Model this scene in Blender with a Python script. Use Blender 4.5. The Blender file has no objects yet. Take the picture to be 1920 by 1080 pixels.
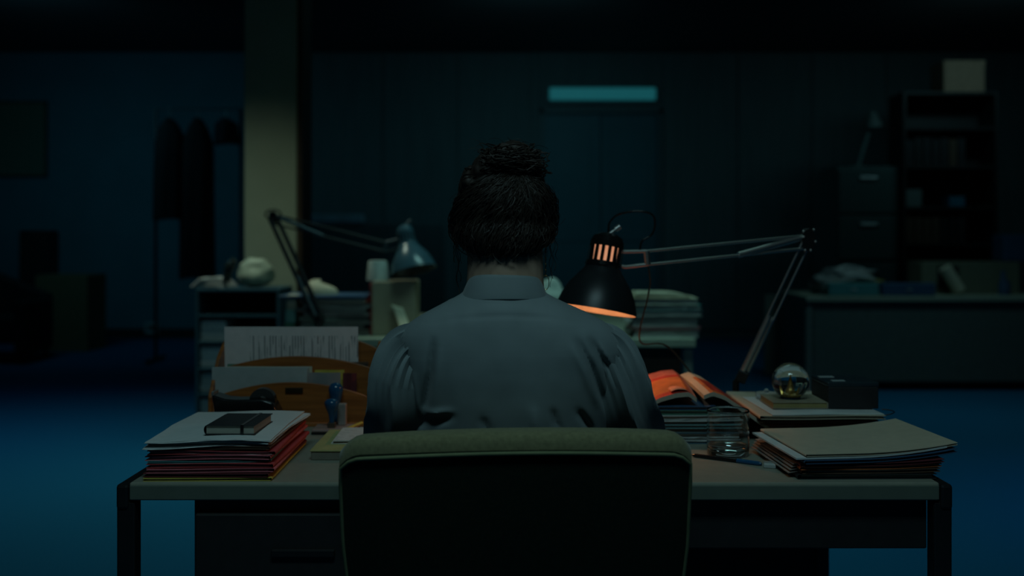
import bpy, math, random
from mathutils import Vector, Matrix, noise
random.seed(7)
PI = math.pi
scene = bpy.context.scene
COL = scene.collection

# ------------------------------------------------------------------ camera
F = 1950.0            # focal length in pixels of the 1920 wide frame
HZ = 445.0            # pixel row of the horizon
CAMZ = 1.2
cd = bpy.data.cameras.new('camera')
cam = bpy.data.objects.new('camera', cd); COL.objects.link(cam)
cam.location = (0, 0, CAMZ); cam.rotation_euler = (PI/2, 0, 0)
cd.sensor_width = 36; cd.lens = 36*F/1920
cd.shift_y = -(540-HZ)/1920
cd.clip_start = .05; cd.clip_end = 60
cd.dof.use_dof = True; cd.dof.focus_distance = 1.95; cd.dof.aperture_fstop = 2.3
scene.camera = cam

# ------------------------------------------------------------------ world, exposure
w = bpy.data.worlds.new('world'); scene.world = w; w.use_nodes = True
w.node_tree.nodes['Background'].inputs[0].default_value = (.02, .06, .08, 1)
w.node_tree.nodes['Background'].inputs[1].default_value = .02
vs = scene.view_settings
vs.view_transform = 'Standard'; vs.look = 'None'; vs.gamma = 1; vs.use_curve_mapping = False
vs.exposure = 0.0

# (x, y, length x, width y, watts, colour, beam spread in degrees)
CEIL = 3.4
LIGHTS = [   # last value: tilt towards the back wall in degrees
    (0.0, .5, 1.2, .5, 13.5, (.52, .94, 1.0), 150, 'long ceiling light over the space behind the desk chair', 0),
    (.5, 4.1, 1.2, .4, 6.2, (.46, 1.0, .92), 96, 'ceiling light in front of the paired desks in the middle of the room', 8),
    (-3.3, 6.0, 1.2, .4, 3.6, (.08, .62, 1.0), 90, 'blue ceiling light over the empty carpet on the left', 0),
    (3.1, 4.3, 1.2, .4, 2.0, (.10, .50, 1.0), 60, 'blue ceiling light over the empty carpet on the right', 0),
    (-1.7, 5.3, .6, .3, 6.5, (.80, 1.0, .80), 90, 'short greenish ceiling light in front of the square column', 0),
    (2.9, 7.0, 1.2, .4, 3.6, (.45, .95, 1.0), 100, 'ceiling light above the cluttered desk on the right', 0),
    (-4.4, 8.85, 1.2, .3, 4.2, (.16, .75, 1.0), 130, 'added unseen wall washer near the noticeboard and the coats', 58),  # this and the next two: unseen washers added to brighten the back wall
    (.2, 8.85, 1.2, .3, 4.4, (.26, .85, 1.0), 130, 'added unseen wall washer in front of the double door', 58),
    (4.4, 8.85, 1.2, .3, 2.3, (.36, .90, 1.0), 130, 'added unseen wall washer in front of the black shelving unit', 62),
]

# ------------------------------------------------------------------ helpers
def P(px, py, d):
    return Vector(((px-960)/F*d, d, CAMZ-(py-HZ)/F*d))
def PX(px, d): return (px-960)/F*d
def PZ(py, d): return CAMZ-(py-HZ)/F*d

MATS = {}
def mat(name, col, rough=.6, metal=0, var=.12, scale=30, bump=0, spec=.5, trans=0, emit=None, es=1, stretch=None, sheen=0, ior=1.45, alpha=1):
    if name in MATS: return MATS[name]
    m = bpy.data.materials.new(name); m.use_nodes = True
    nt = m.node_tree; b = nt.nodes['Principled BSDF']
    b.inputs['Roughness'].default_value = rough
    b.inputs['Metallic'].default_value = metal
    b.inputs['Specular IOR Level'].default_value = spec
    b.inputs['IOR'].default_value = ior
    if trans: b.inputs['Transmission Weight'].default_value = trans
    if sheen: b.inputs['Sheen Weight'].default_value = sheen
    if alpha < 1: b.inputs['Alpha'].default_value = alpha
    tc = nt.nodes.new('ShaderNodeTexCoord'); mp = nt.nodes.new('ShaderNodeMapping')
    nt.links.new(tc.outputs['Object'], mp.inputs[0])
    if stretch: mp.inputs['Scale'].default_value = stretch
    n = nt.nodes.new('ShaderNodeTexNoise'); n.inputs['Scale'].default_value = scale; n.inputs['Detail'].default_value = 5
    nt.links.new(mp.outputs[0], n.inputs['Vector'])
    r = nt.nodes.new('ShaderNodeValToRGB')
    r.color_ramp.elements[0].position = .3; r.color_ramp.elements[1].position = .7
    r.color_ramp.elements[0].color = (*[c*(1-var) for c in col], 1)
    r.color_ramp.elements[1].color = (*[min(1, c*(1+var)) for c in col], 1)
    nt.links.new(n.outputs[0], r.inputs[0]); nt.links.new(r.outputs[0], b.inputs['Base Color'])
    if bump:
        bp = nt.nodes.new('ShaderNodeBump'); bp.inputs['Strength'].default_value = bump; bp.inputs['Distance'].default_value = .01
        nt.links.new(n.outputs[0], bp.inputs['Height']); nt.links.new(bp.outputs[0], b.inputs['Normal'])
    if emit:
        b.inputs['Emission Color'].default_value = (*emit, 1); b.inputs['Emission Strength'].default_value = es
    MATS[name] = m
    return m

def print_mat(name, paper, ink, axis, freq, dens=.5, gap=8, x0=None, z1=9):
    """paper with lines of print: wave bands along an axis broken by noise into words"""
    m = mat(name, paper, .75, var=.04, scale=60)
    nt = m.node_tree; b = nt.nodes['Principled BSDF']
    ramp = [n for n in nt.nodes if n.type == 'VALTORGB'][0]
    tc = [n for n in nt.nodes if n.type == 'TEX_COORD'][0]
    wv = nt.nodes.new('ShaderNodeTexWave'); wv.bands_direction = axis; wv.inputs['Scale'].default_value = freq
    nt.links.new(tc.outputs['Object'], wv.inputs[0])
    mp = nt.nodes.new('ShaderNodeMapping'); nt.links.new(tc.outputs['Object'], mp.inputs[0])
    mp.inputs['Scale'].default_value = {'X': (freq*3, 1, 14), 'Y': (40, freq*3, 1), 'Z': (40, 1, freq*3)}[axis]
    nz = nt.nodes.new('ShaderNodeTexNoise'); nz.inputs['Scale'].default_value = 1; nt.links.new(mp.outputs[0], nz.inputs['Vector'])
    g1 = nt.nodes.new('ShaderNodeMath'); g1.operation = 'GREATER_THAN'; g1.inputs[1].default_value = .6; nt.links.new(wv.outputs[1], g1.inputs[0])
    g2 = nt.nodes.new('ShaderNodeMath'); g2.operation = 'GREATER_THAN'; g2.inputs[1].default_value = dens; nt.links.new(nz.outputs[0], g2.inputs[0])
    mu = nt.nodes.new('ShaderNodeMath'); mu.operation = 'MULTIPLY'; nt.links.new(g1.outputs[0], mu.inputs[0]); nt.links.new(g2.outputs[0], mu.inputs[1])
    last = mu
    if x0 is not None:
        sp = nt.nodes.new('ShaderNodeSeparateXYZ'); nt.links.new(tc.outputs['Object'], sp.inputs[0])
        g3 = nt.nodes.new('ShaderNodeMath'); g3.operation = 'GREATER_THAN'; g3.inputs[1].default_value = x0; nt.links.new(sp.outputs[0], g3.inputs[0])
        m2 = nt.nodes.new('ShaderNodeMath'); m2.operation = 'MULTIPLY'; nt.links.new(mu.outputs[0], m2.inputs[0]); nt.links.new(g3.outputs[0], m2.inputs[1])
        g4 = nt.nodes.new('ShaderNodeMath'); g4.operation = 'LESS_THAN'; g4.inputs[1].default_value = z1; nt.links.new(sp.outputs[2], g4.inputs[0])
        m3 = nt.nodes.new('ShaderNodeMath'); m3.operation = 'MULTIPLY'; nt.links.new(m2.outputs[0], m3.inputs[0]); nt.links.new(g4.outputs[0], m3.inputs[1]); last = m3
    mx = nt.nodes.new('ShaderNodeMix'); mx.data_type = 'RGBA'
    nt.links.new(last.outputs[0], mx.inputs[0]); nt.links.new(ramp.outputs[0], mx.inputs[6]); mx.inputs[7].default_value = (*ink, 1)
    nt.links.new(mx.outputs[2], b.inputs['Base Color'])
    return m

ROOT = {}
def tag(o, label=None, cat=None, group=None, kind=None):
    if label: o['label'] = label
    if cat: o['category'] = cat
    if group: o['group'] = group
    if kind: o['kind'] = kind
    return o
def thing(name, label, cat, loc, group=None):
    o = bpy.data.objects.new(name, None); COL.objects.link(o); o.location = loc; o.empty_display_size = .05
    ROOT[o.name] = Vector(loc)
    return tag(o, label, cat, group)

class MB:
    def __init__(s): s.v = []; s.f = []; s.mi = []; s.cur = 0
    def add(s, vs, fs, M=None):
        o = len(s.v)
        s.v += [tuple(M @ Vector(p)) if M is not None else tuple(p) for p in vs]
        s.f += [tuple(i+o for i in f) for f in fs]; s.mi += [s.cur]*len(fs)
        return s
    def box(s, x0, x1, y0, y1, z0, z1, M=None):
        return s.add([(x0,y0,z0),(x1,y0,z0),(x1,y1,z0),(x0,y1,z0),(x0,y0,z1),(x1,y0,z1),(x1,y1,z1),(x0,y1,z1)],
                     [(0,3,2,1),(4,5,6,7),(0,1,5,4),(1,2,6,5),(2,3,7,6),(3,0,4,7)], M)
    def tube(s, pts, r, n=8, closed=False, caps=True):
        pts = [Vector(p) for p in pts]; m = len(pts)
        rs = r if isinstance(r, (list, tuple)) else [r]*m
        vs = []; up = None
        for i, p in enumerate(pts):
            if closed: t = (pts[(i+1) % m]-pts[i-1])
            else: t = pts[min(i+1, m-1)]-pts[max(i-1, 0)]
            t.normalize()
            if up is None:
                a = Vector((0,0,1)) if abs(t.z) < .9 else Vector((1,0,0))
                up = t.cross(a).normalized()
            else:
                up = (up-t*up.dot(t)); up = up.normalized() if up.length > 1e-6 else t.orthogonal().normalized()
            q = t.cross(up)
            for k in range(n):
                a = 2*PI*k/n; vs.append(p+(up*math.cos(a)+q*math.sin(a))*rs[i])
        fs = []
        for i in range(m if closed else m-1):
            j = (i+1) % m
            for k in range(n):
                l = (k+1) % n; fs.append((i*n+k, i*n+l, j*n+l, j*n+k))
        if caps and not closed: fs += [tuple(range(n))[::-1], tuple((m-1)*n+k for k in range(n))]
        return s.add(vs, fs)
    def lathe(s, prof, n=32, M=None, a0=0, a1=2*PI):
        """prof: list of (r, z) round the z axis"""
        full = abs(a1-a0-2*PI) < 1e-6; k = n if full else n+1
        vs = []
        for r, z in prof:
            for i in range(k):
                a = a0+(a1-a0)*i/n; vs.append((r*math.cos(a), r*math.sin(a), z))
        fs = []
        for j in range(len(prof)-1):
            for i in range(n):
                l = (i+1) % k; fs.append((j*k+i, j*k+l, (j+1)*k+l, (j+1)*k+i))
        return s.add(vs, fs, M)
    def ball(s, c, r, M=None, n=20, m=12):
        rx, ry, rz = r if isinstance(r, (tuple, list)) else (r, r, r)
        vs = [(0,0,-1)]
        for j in range(1, m):
            t = PI*j/m-PI/2
            vs += [(math.cos(t)*math.cos(2*PI*i/n), math.cos(t)*math.sin(2*PI*i/n), math.sin(t)) for i in range(n)]
        vs.append((0,0,1))
        fs = [(0, 1+(i+1) % n, 1+i) for i in range(n)]
        for j in range(m-2):
            for i in range(n):
                l = (i+1) % n; a = 1+j*n; fs.append((a+i, a+l, a+n+l, a+n+i))
        e = len(vs)-1; a = 1+(m-2)*n
        fs += [(a+i, a+(i+1) % n, e) for i in range(n)]
        Mt = Matrix.Translation(c) @ (M if M is not None else Matrix()) @ Matrix.Diagonal((rx, ry, rz, 1))
        return s.add(vs, fs, Mt)
    def cap(s, p0, r0, p1, r1, n=16):
        """tapered capsule"""
        p0 = Vector(p0); p1 = Vector(p1); t = (p1-p0).normalized()
        pts = []; rs = []
        for k in range(5):
            a = PI/2*k/4.0; pts.append(p0-t*r0*math.cos(a)); rs.append(max(r0*math.sin(a), 1e-4))
        for k in range(5):
            a = PI/2*k/4.0; pts.append(p1+t*r1*math.sin(a)); rs.append(max(r1*math.cos(a), 1e-4))
        return s.tube(pts, rs, n)
    def slab(s, cx, cy, z, w, dp, t, rot=0, nx=10, ny=8, curl=None, jit=0, mat_top=None):
        """closed sheet block, bent by curl(u,v) with u,v in -1..1"""
        ca, sa = math.cos(rot), math.sin(rot); vs = []
        for lay in (0, 1):
            for j in range(ny+1):
                for i in range(nx+1):
                    u = -1+2*i/nx; v = -1+2*j/ny
                    x = u*w/2; y = v*dp/2; zz = z+lay*t+(curl(u, v) if curl else 0)
                    if jit and (i in (0, nx) or j in (0, ny)):
                        x += random.uniform(-jit, jit); y += random.uniform(-jit, jit)
                    vs.append((cx+x*ca-y*sa, cy+x*sa+y*ca, zz))
        N = (nx+1)*(ny+1); fs = []
        for j in range(ny):
            for i in range(nx):
                a = j*(nx+1)+i
                fs.append((a, a+nx+1, a+nx+2, a+1)); fs.append((N+a, N+a+1, N+a+nx+2, N+a+nx+1))
        for i in range(nx):
            fs.append((i, i+1, N+i+1, N+i)); b = ny*(nx+1)+i; fs.append((b+1, b, N+b, N+b+1))
        for j in range(ny):
            a = j*(nx+1); fs.append((a+nx+1, a, N+a, N+a+nx+1)); b = a+nx; fs.append((b, b+nx+1, N+b+nx+1, N+b))
        return s.add(vs, fs)
    def grid(s, pts, nu, nv, wrap=False):
        """pts: nv rows of nu points"""
        fs = []
        for j in range(nv-1):
            for i in range(nu if wrap else nu-1):
                l = (i+1) % nu; fs.append((j*nu+i, j*nu+l, (j+1)*nu+l, (j+1)*nu+i))
        return s.add(pts, fs)
    def build(s, name, m, parent=None, smooth=False, bevel=0, solid=0, sub=0, segs=2):
        me = bpy.data.meshes.new(name)
        if parent is not None: org = ROOT[parent.name]
        else:
            xs = [v[0] for v in s.v]; ys = [v[1] for v in s.v]; zs = [v[2] for v in s.v]
            org = Vector(((min(xs)+max(xs))/2, (min(ys)+max(ys))/2, min(zs)))
        me.from_pydata([(v[0]-org[0], v[1]-org[1], v[2]-org[2]) for v in s.v], [], s.f)
        ms = m if isinstance(m, (list, tuple)) else [m]
        for q in ms: me.materials.append(q)
        if len(ms) > 1:
            for p, k in zip(me.polygons, s.mi): p.material_index = k
        me.update()
        if smooth:
            me.polygons.foreach_set('use_smooth', [True]*len(me.polygons)); me.set_sharp_from_angle(angle=math.radians(50))
        o = bpy.data.objects.new(name, me); COL.objects.link(o)
        if parent is not None: o.parent = parent; ROOT[o.name] = org
        else: o.location = org; ROOT[o.name] = org
        if solid:
            q = o.modifiers.new('s', 'SOLIDIFY'); q.thickness = solid; q.offset = 0
        if bevel:
            q = o.modifiers.new('b', 'BEVEL'); q.width = bevel; q.segments = segs; q.limit_method = 'ANGLE'; q.angle_limit = .6
        if sub:
            q = o.modifiers.new('u', 'SUBSURF'); q.levels = sub; q.render_levels = sub
        return o
# a part whose parent is itself a part keeps the same root origin: its local offset is zero, as parts sit at 0
def rotM(c, rz=0, rx=0, ry=0):
    c = Vector(c)
    return Matrix.Translation(c) @ Matrix.Rotation(rz, 4, 'Z') @ Matrix.Rotation(rx, 4, 'X') @ Matrix.Rotation(ry, 4, 'Y')
def axisM(o, a):
    """matrix placing +z along direction a at o"""
    return Matrix.Translation(Vector(o)) @ Vector(a).normalized().to_track_quat('Z', 'Y').to_matrix().to_4x4()
def spline(pts, n=8):
    pts = [Vector(p) for p in pts]; out = []
    for i in range(len(pts)-1):
        a = pts[max(i-1, 0)]; b = pts[i]; c = pts[i+1]; d = pts[min(i+2, len(pts)-1)]
        for k in range(n):
            t = k/n
            out.append(.5*((2*b)+(c-a)*t+(2*a-5*b+4*c-d)*t*t+(3*b-a-3*c+d)*t**3))
    out.append(pts[-1]); return out
def lerpk(tab, z):
    """tab sorted by falling first value"""
    if z >= tab[0][0]: return tab[0][1:]
    for a, b in zip(tab, tab[1:]):
        if z >= b[0]:
            t = (a[0]-z)/(a[0]-b[0]); t2 = t
            return tuple(p+(q-p)*t2 for p, q in zip(a[1:], b[1:]))
    return tab[-1][1:]

# ------------------------------------------------------------------ materials
M_carpet = mat('blue_carpet', (.006, .10, .20), .95, var=.18, scale=120, bump=.4, spec=.1)
M_ceil = mat('ceiling_tile', (.10, .11, .11), .9, var=.08, scale=50)
M_wall = mat('dark_blue_wall', (.06, .17, .21), .85, var=.06, scale=3)
M_panel = mat('dark_panel_wall', (.085, .125, .13), .6, var=.10, scale=4, stretch=(4, 1, .4))
M_col = mat('cream_paint', (.42, .47, .34), .7, var=.05, scale=5)
M_door = mat('door_paint', (.045, .14, .17), .5, var=.06, scale=3)
M_frame = mat('door_frame_paint', (.07, .12, .13), .5)
M_desk = mat('grey_green_laminate', (.25, .25, .20), .38, var=.06, scale=40, spec=.5)
M_deskedge = mat('desk_edge_band', (.13, .15, .12), .45, var=.05)
M_black = mat('black_metal', (.012, .013, .014), .35, var=.1)
M_blackp = mat('black_plastic', (.010, .011, .012), .18, var=.1)
M_dark = mat('dark_laminate', (.02, .02, .02), .5)
M_chair_shade = mat('green_velvet_in_shade', (.012, .022, .014), .9, var=.16, scale=140, sheen=.05, spec=.1)  # rear of the backrest: its shade is put into the velvet colour
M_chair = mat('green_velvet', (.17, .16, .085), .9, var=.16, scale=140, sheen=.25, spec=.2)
M_shirt = mat('grey_blue_silk', (.18, .215, .225), .62, var=.05, scale=18, sheen=.15, spec=.35)
M_skin = mat('skin', (.46, .31, .23), .5, var=.05, scale=30)
M_hair = mat('dark_brown_hair', (.022, .014, .010), .62, var=.3, scale=40)
M_trouser = mat('dark_trousers', (.015, .017, .022), .8)
M_gold = mat('gold_metal', (.6, .42, .2), .3, metal=1)
M_white = mat('white_paper', (.58, .60, .59), .75, var=.04, scale=50)
M_white2 = mat('greyish_paper', (.40, .42, .41), .8, var=.05, scale=50)
M_cream = mat('cream_paper', (.52, .48, .36), .8, var=.05, scale=40)
M_manila = mat('manila_card', (.50, .42, .31), .8, var=.05, scale=40)
M_red = mat('red_card', (.42, .05, .055), .7, var=.1, scale=40)
M_pink = mat('pink_card', (.55, .14, .17), .7, var=.1, scale=40)
M_orange = mat('orange_card', (.6, .16, .05), .7, var=.1, scale=40)
M_yellow = mat('yellow_card', (.52, .42, .07), .7, var=.1, scale=40)
M_teal = mat('teal_card', (.06, .24, .25), .7, var=.1, scale=40)
M_green = mat('green_card', (.07, .22, .15), .7, var=.1, scale=40)
M_brown = mat('brown_card', (.10, .055, .035), .8, var=.1, scale=40)
M_maroon = mat('maroon_card', (.12, .02, .025), .7, var=.1, scale=40)
M_navy = mat('navy_card', (.03, .08, .16), .6, var=.1, scale=40)
M_blackcard = mat('black_card', (.02, .02, .022), .6, var=.1, scale=40)
M_wood = mat('orange_stained_wood', (.30, .095, .022), .42, var=.35, scale=6, stretch=(1, 1, 12))
M_wood2 = mat('brown_wood', (.07, .045, .03), .5, var=.3, scale=6, stretch=(1, 10, 10))
M_glass = mat('clear_glass', (.95, .97, .97), .02, trans=1, var=0, ior=1.45)
M_water = mat('water', (.9, .97, .97), .0, trans=1, var=0, ior=1.33)
M_chrome = mat('brushed_steel', (.62, .60, .58), .42, metal=1, var=.05)
M_clear = mat('clear_plastic', (.85, .9, .92), .12, trans=.85, var=0, ior=1.4)
M_blueglass = mat('blue_lacquer', (.01, .07, .16), .12, var=.05)
M_greymetal = mat('grey_painted_metal', (.16, .19, .18), .5, var=.05)
M_bluemetal = mat('dark_blue_metal', (.02, .07, .10), .5, var=.05)
M_card = mat('brown_cardboard', (.17, .12, .06), .9, var=.08, scale=20)
M_box = mat('beige_box_card', (.36, .31, .22), .85, var=.05, scale=20)
M_pages = mat('page_edges', (.40, .36, .29), .85, var=.15, scale=200, stretch=(1, 1, 12))

# ------------------------------------------------------------------ room
XL, XR, YF, YB = -7.2, 7.2, -3.2, 12.35
def struct(o): o['kind'] = 'structure'; return o
struct(MB().box(XL-.1, XR+.1, YF-.1, YB+.1, -.1, 0).build('floor', M_carpet))
struct(MB().box(XL-.1, XR+.1, YF-.1, YB+.1, CEIL, CEIL+.1).build('ceiling', M_ceil))
struct(MB().box(XL-.1, XL, YF, YB, 0, CEIL).build('wall_left', M_wall))
struct(MB().box(XR, XR+.1, YF, YB, 0, CEIL).build('wall_right', M_wall))
struct(MB().box(XL-.1, XR+.1, YF-.1, YF, 0, CEIL).build('wall_front', M_wall))
dx0, dx1, dtop = PX(1012, YB), PX(1242, YB), 2.72
tx0, tx1 = PX(1030, YB), PX(1228, YB)
wb = MB()                                   # back wall: blue on the left, dark boards on the right
wb.box(XL-.1, -2.4, YB, YB+.12, 0, CEIL)
wb.cur = 1
wb.box(-2.4, dx0, YB, YB+.12, 0, CEIL); wb.box(dx1, XR+.1, YB, YB+.12, 0, CEIL)
wb.box(dx0, dx1, YB, YB+.12, dtop, CEIL)
x = -2.4
while x < dx0-.1:
    wb.box(x, min(x+.86, dx0-.01), YB-.02, YB, .1, CEIL-.02); x += .88
x = dx1+.02
while x < XR:
    wb.box(x, min(x+.86, XR), YB-.02, YB, .1, CEIL-.02); x += .88
struct(wb.build('wall_back', [M_wall, M_panel], bevel=.006))
struct(MB().box(XL, -2.45, YB-.03, YB, 0, .12).build('baseboard_back', M_dark, bevel=.004))
c0, c1 = PX(458, 6.6), PX(556, 6.6)
cb = MB(); cb.box(c0, c1, 6.6, 6.95, 0, CEIL); cb.cur = 1; cb.box(c1, c1+.03, 6.62, 6.95, 0, CEIL)
struct(cb.build('trim_1', [M_col, M_wood2], bevel=.006))
# double door
dr = MB(); mid = (dx0+dx1)/2
for a, b in ((dx0+.05, mid-.004), (mid+.004, dx1-.05)):
    dr.box(a, b, YB+.03, YB+.075, .01, dtop-.05)
    for z0, z1 in ((.2, 1.0), (1.15, dtop-.25)): dr.box(a+.12, b-.12, YB+.018, YB+.04, z0, z1)
d1 = struct(dr.build('door_1', M_door, bevel=.005))
ROOT[d1.name] = Vector(d1.location)
fr = MB(); fr.box(dx0, dx0+.05, YB-.03, YB+.1, 0, dtop); fr.box(dx1-.05, dx1, YB-.03, YB+.1, 0, dtop); fr.box(dx0, dx1, YB-.03, YB+.1, dtop-.05, dtop)
fr.build('door_frame', M_frame, d1, bevel=.004)
hd = MB()
for sx in (-.06, .06): hd.tube([(mid+sx, YB+.02, 1.0), (mid+sx, YB-.03, 1.0), (mid+sx, YB-.03, 1.2), (mid+sx, YB+.02, 1.2)], .01)
hd.build('door_handle', M_chrome, d1, smooth=True)

# ------------------------------------------------------------------ ceiling lights
for (lx, ly, sx, sy, pw, colr, spr, lb, tl) in LIGHTS:
    t = thing('ceiling_light', lb, 'ceiling light', (lx, ly, CEIL-.07), 'ceiling lights')
    h = MB(); h.box(lx-sx/2-.03, lx+sx/2+.03, ly-sy/2-.03, ly+sy/2+.03, CEIL-.03, CEIL)
    for a in (-1, 1):
        h.box(lx-sx/2-.03, lx+sx/2+.03, ly+a*(sy/2+.02)-.01, ly+a*(sy/2+.02)+.01, CEIL-.09, CEIL-.03)
        h.box(lx+a*(sx/2+.02)-.01, lx+a*(sx/2+.02)+.01, ly-sy/2-.03, ly+sy/2+.03, CEIL-.09, CEIL-.03)
    h.build('housing', M_greymetal, t, bevel=.003)
    tb = MB()
    for k in (-1, 1): tb.tube([(lx-sx/2+.02, ly+k*sy/4, CEIL-.05), (lx+sx/2-.02, ly+k*sy/4, CEIL-.05)], .013, 12)
    tb.build('tube', M_white, t, smooth=True)
    ld = bpy.data.lights.new('fluorescent_light', 'AREA'); ld.shape = 'RECTANGLE'; ld.size = sx; ld.size_y = sy
    ld.energy = pw; ld.color = colr; ld.spread = math.radians(spr)
    lo = bpy.data.objects.new('fluorescent_light', ld); COL.objects.link(lo); lo.parent = t; lo.location = (0, 0, -.025); lo.rotation_euler = (math.radians(tl), 0, 0)

# teal tube over the door
yb = YB
t = thing('wall_light', 'glowing teal tube light on the wall above the double door', 'wall light', (PX(1129, yb), yb-.02, PZ(190, yb)))
MB().box(tx0-.04, tx1+.04, yb-.05, yb-.002, PZ(193, yb)-.01, PZ(162, yb)+.01).build('housing', M_frame, t, bevel=.004)
MB().box(tx0, tx1, yb-.09, yb-.05, PZ(189, yb), PZ(166, yb)).build('diffuser', mat('teal_glow', (.1, .3, .3), .5, emit=(.006, .07, .08), es=.9), t, bevel=.015)
# dark screen with a pale top rail, left of the head
yq = 9.8
MBp = MB(); MBp.box(PX(566, yq), PX(700, yq), yq+.02, yq+.06, 0, 1.5)
t = thing('screen_partition', 'dark office screen behind the lamp, with a pale top rail', 'partition', (PX(630, yq), yq+.04, 0))
MB().box(PX(566, yq), PX(835, yq), yq+.02, yq+.06, .05, PZ(420, yq)).build('panel', M_panel, t, bevel=.004)
MB().box(PX(573, yq), PX(682, yq), yq, yq+.07, PZ(418, yq), PZ(402, yq)).build('top_rail', mat('pale_rail', (.5, .62, .7), .3, metal=.2, var=.3, scale=5), t, bevel=.01)
fb = MB()
for q in (585, 815): fb.box(PX(q, yq)-.02, PX(q, yq)+.02, yq-.12, yq+.2, 0, .05)
fb.build('foot', M_black, t)

# ------------------------------------------------------------------ main desk
DX0, DX1, DY0, DY1, DZ = -.742, .826, 1.95, 2.74, .74
desk = thing('office_desk', 'grey-green laminate desk with black corner legs at which the person sits', 'desk', ((DX0+DX1)/2, 2.35, 0))
tb = MB(); tb.box(DX0+.024, DX1-.024, DY0, DY1, DZ-.034, DZ)
tb.build('desktop', M_desk, desk, bevel=.004)
MB().box(DX0+.026, DX1-.026, DY0-.004, DY0, DZ-.032, DZ-.004).build('edge_band', M_deskedge, desk, bevel=.002)
for xx in (DX0, DX1-.024):
    MB().box(xx, xx+.024, DY0-.004, DY1, DZ-.05, DZ-.003).build('side_rail', M_black, desk, bevel=.006)
for xx in (DX0, DX1-.035):
    for yy in (DY0, DY1-.035):
        MB().box(xx, xx+.035, yy, yy+.035, 0, DZ-.035).build('leg', M_black, desk, bevel=.004)
MB().box(DX0+.035, DX1-.035, DY1-.03, DY1-.012, .3, DZ-.035).build('modesty_panel', M_dark, desk)
MB().box(DX0+.14, DX0+.56, DY0+.02, DY1-.04, .08, DZ-.035).build('drawer_pedestal', M_dark, desk, bevel=.003)
for k in range(3):
    dw = MB().box(DX0+.146, DX0+.554, DY0+.004, DY0+.02, .09+k*.2, .28+k*.2).build('drawer', M_dark, desk, bevel=.003)
    MB().box(DX0+.29, DX0+.41, DY0-.004, DY0+.004, .2+k*.2, .215+k*.2).build('handle', M_black, dw, bevel=.003)
MB().box(DX1-.5, DX1-.04, DY0+.02, DY1-.04, DZ-.13, DZ-.035).build('drawer_box', M_dark, desk, bevel=.003)

# ------------------------------------------------------------------ folders and papers
def folder(cx, cy, z, w, dp, t, rot, mc, label, group=None, curl=None, pages=None, name='folder', cat='folder', off=(0, 0), shrink=.012, spine=-1):
    o = thing(name, label, cat, (cx, cy, z), group)
    b = MB()
    b.slab(cx, cy, z, w, dp, .0012, rot, 12, 8, curl)
    b.slab(cx+off[0], cy+off[1], z+t-.0012, w, dp, .0012, rot, 12, 8, curl)
    # spine on the left side
    ca, sa = math.cos(rot), math.sin(rot)
    rows = []
    for j in range(9):
        v = -1+2*j/8
        for k in range(5):
            a = PI/2+PI*k/4
            lx = spine*(w/2-math.cos(a)*t/2*.9); ly = v*dp/2; zz = z+t/2+math.sin(a)*t/2+(curl(spine, v) if curl else 0)
            rows.append((cx+lx*ca-ly*sa, cy+lx*sa+ly*ca, zz))
    b.grid(rows, 5, 9)
    b.build('cover', mc, o, smooth=False)
    if t > .004:
        p = MB(); n = max(2, int(t/.004)); dz = (t-.003)/n
        for k in range(n):
            p.slab(cx+random.uniform(-.004, .004), cy+random.uniform(-.003, .003), z+.0013+k*dz, w-shrink, dp-shrink, dz*.82, rot+random.uniform(-.012, .012), 12, 8, curl, .0008)
        p.build('papers', pages or M_white2, o)
    return z+t

# left pile (footprint about 24 x 34 cm)
z = DZ; cx, cy = -.578, 2.135
G = 'folders in the pile under the black notebook'
pl = [
    (.240, .345, .0060, M_yellow, 'yellow folder at the very bottom of the left pile', .01),
    (.235, .335, .007, M_maroon, 'dark maroon folder just above the yellow one in the left pile', -.02),
    (.238, .335, .0072, M_pink, 'pink folder low in the left pile, second above the yellow one', .015),
    (.238, .335, .008, M_red, 'red folder in the left pile under the thin teal one', -.01),
    (.232, .330, .004, M_teal, 'thin teal folder halfway up the left pile', .02),
    (.236, .335, .008, M_pink, 'pink folder in the left pile directly above the thin teal one', -.015),
    (.238, .330, .008, M_red, 'topmost red folder of the left pile, under the dark ones', .02),
    (.232, .325, .005, M_brown, 'dark brown folder near the top of the left pile', -.015),
]
rr = random.Random(3)
for i, (ww, dd, tt, mc, lb, ro) in enumerate(pl):
    ph = rr.uniform(0, 6)
    cu = (lambda ph, k: (lambda u, v: .0012*k/4*math.sin(u*2.2+ph)*(1-v)*.5+ .0006*u))(ph, i)
    z = folder(cx+rr.uniform(-.006, .006), cy+rr.uniform(-.006, .006), z, ww, dd, tt, ro, mc, lb, G, cu, spine=1) + .0011
z += .001; ZL = z
G = 'loose white sheets on top of the left pile'
sheets = [(-.012, .0, .235, .325, .05, 'lowest white sheaf on the left pile, poking out at the front left corner'),
          (.004, .006, .232, .322, -.03, 'white sheaf second from the bottom of the loose papers on the left pile'),
          (.012, .004, .225, .325, -.055, 'white sheaf poking out at the back right of the left pile'),
          (-.002, .0, .236, .332, .0, 'topmost white sheets of the left pile, under the black notebook')]
for i, (ox, oy, ww, dd, ro, lb) in enumerate(sheets):
    b = MB()
    for k in range(3):
        cu = (lambda i, k: (lambda u, v: .003*math.sin(u*2.6+.6)*(1 if v < 0 else .6)+.0015*math.cos(v*3)))(i, k)
        b.slab(cx+ox+rr.uniform(-.003, .003), cy+oy+rr.uniform(-.003, .003), z+k*.0011, ww, dd, .0008, ro+rr.uniform(-.012, .012), 14, 10, cu, .0006)
    z += .0034
    tag(b.build('paper_sheaf', M_white), lb, 'papers', G)
ZL = z+.0022
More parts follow.
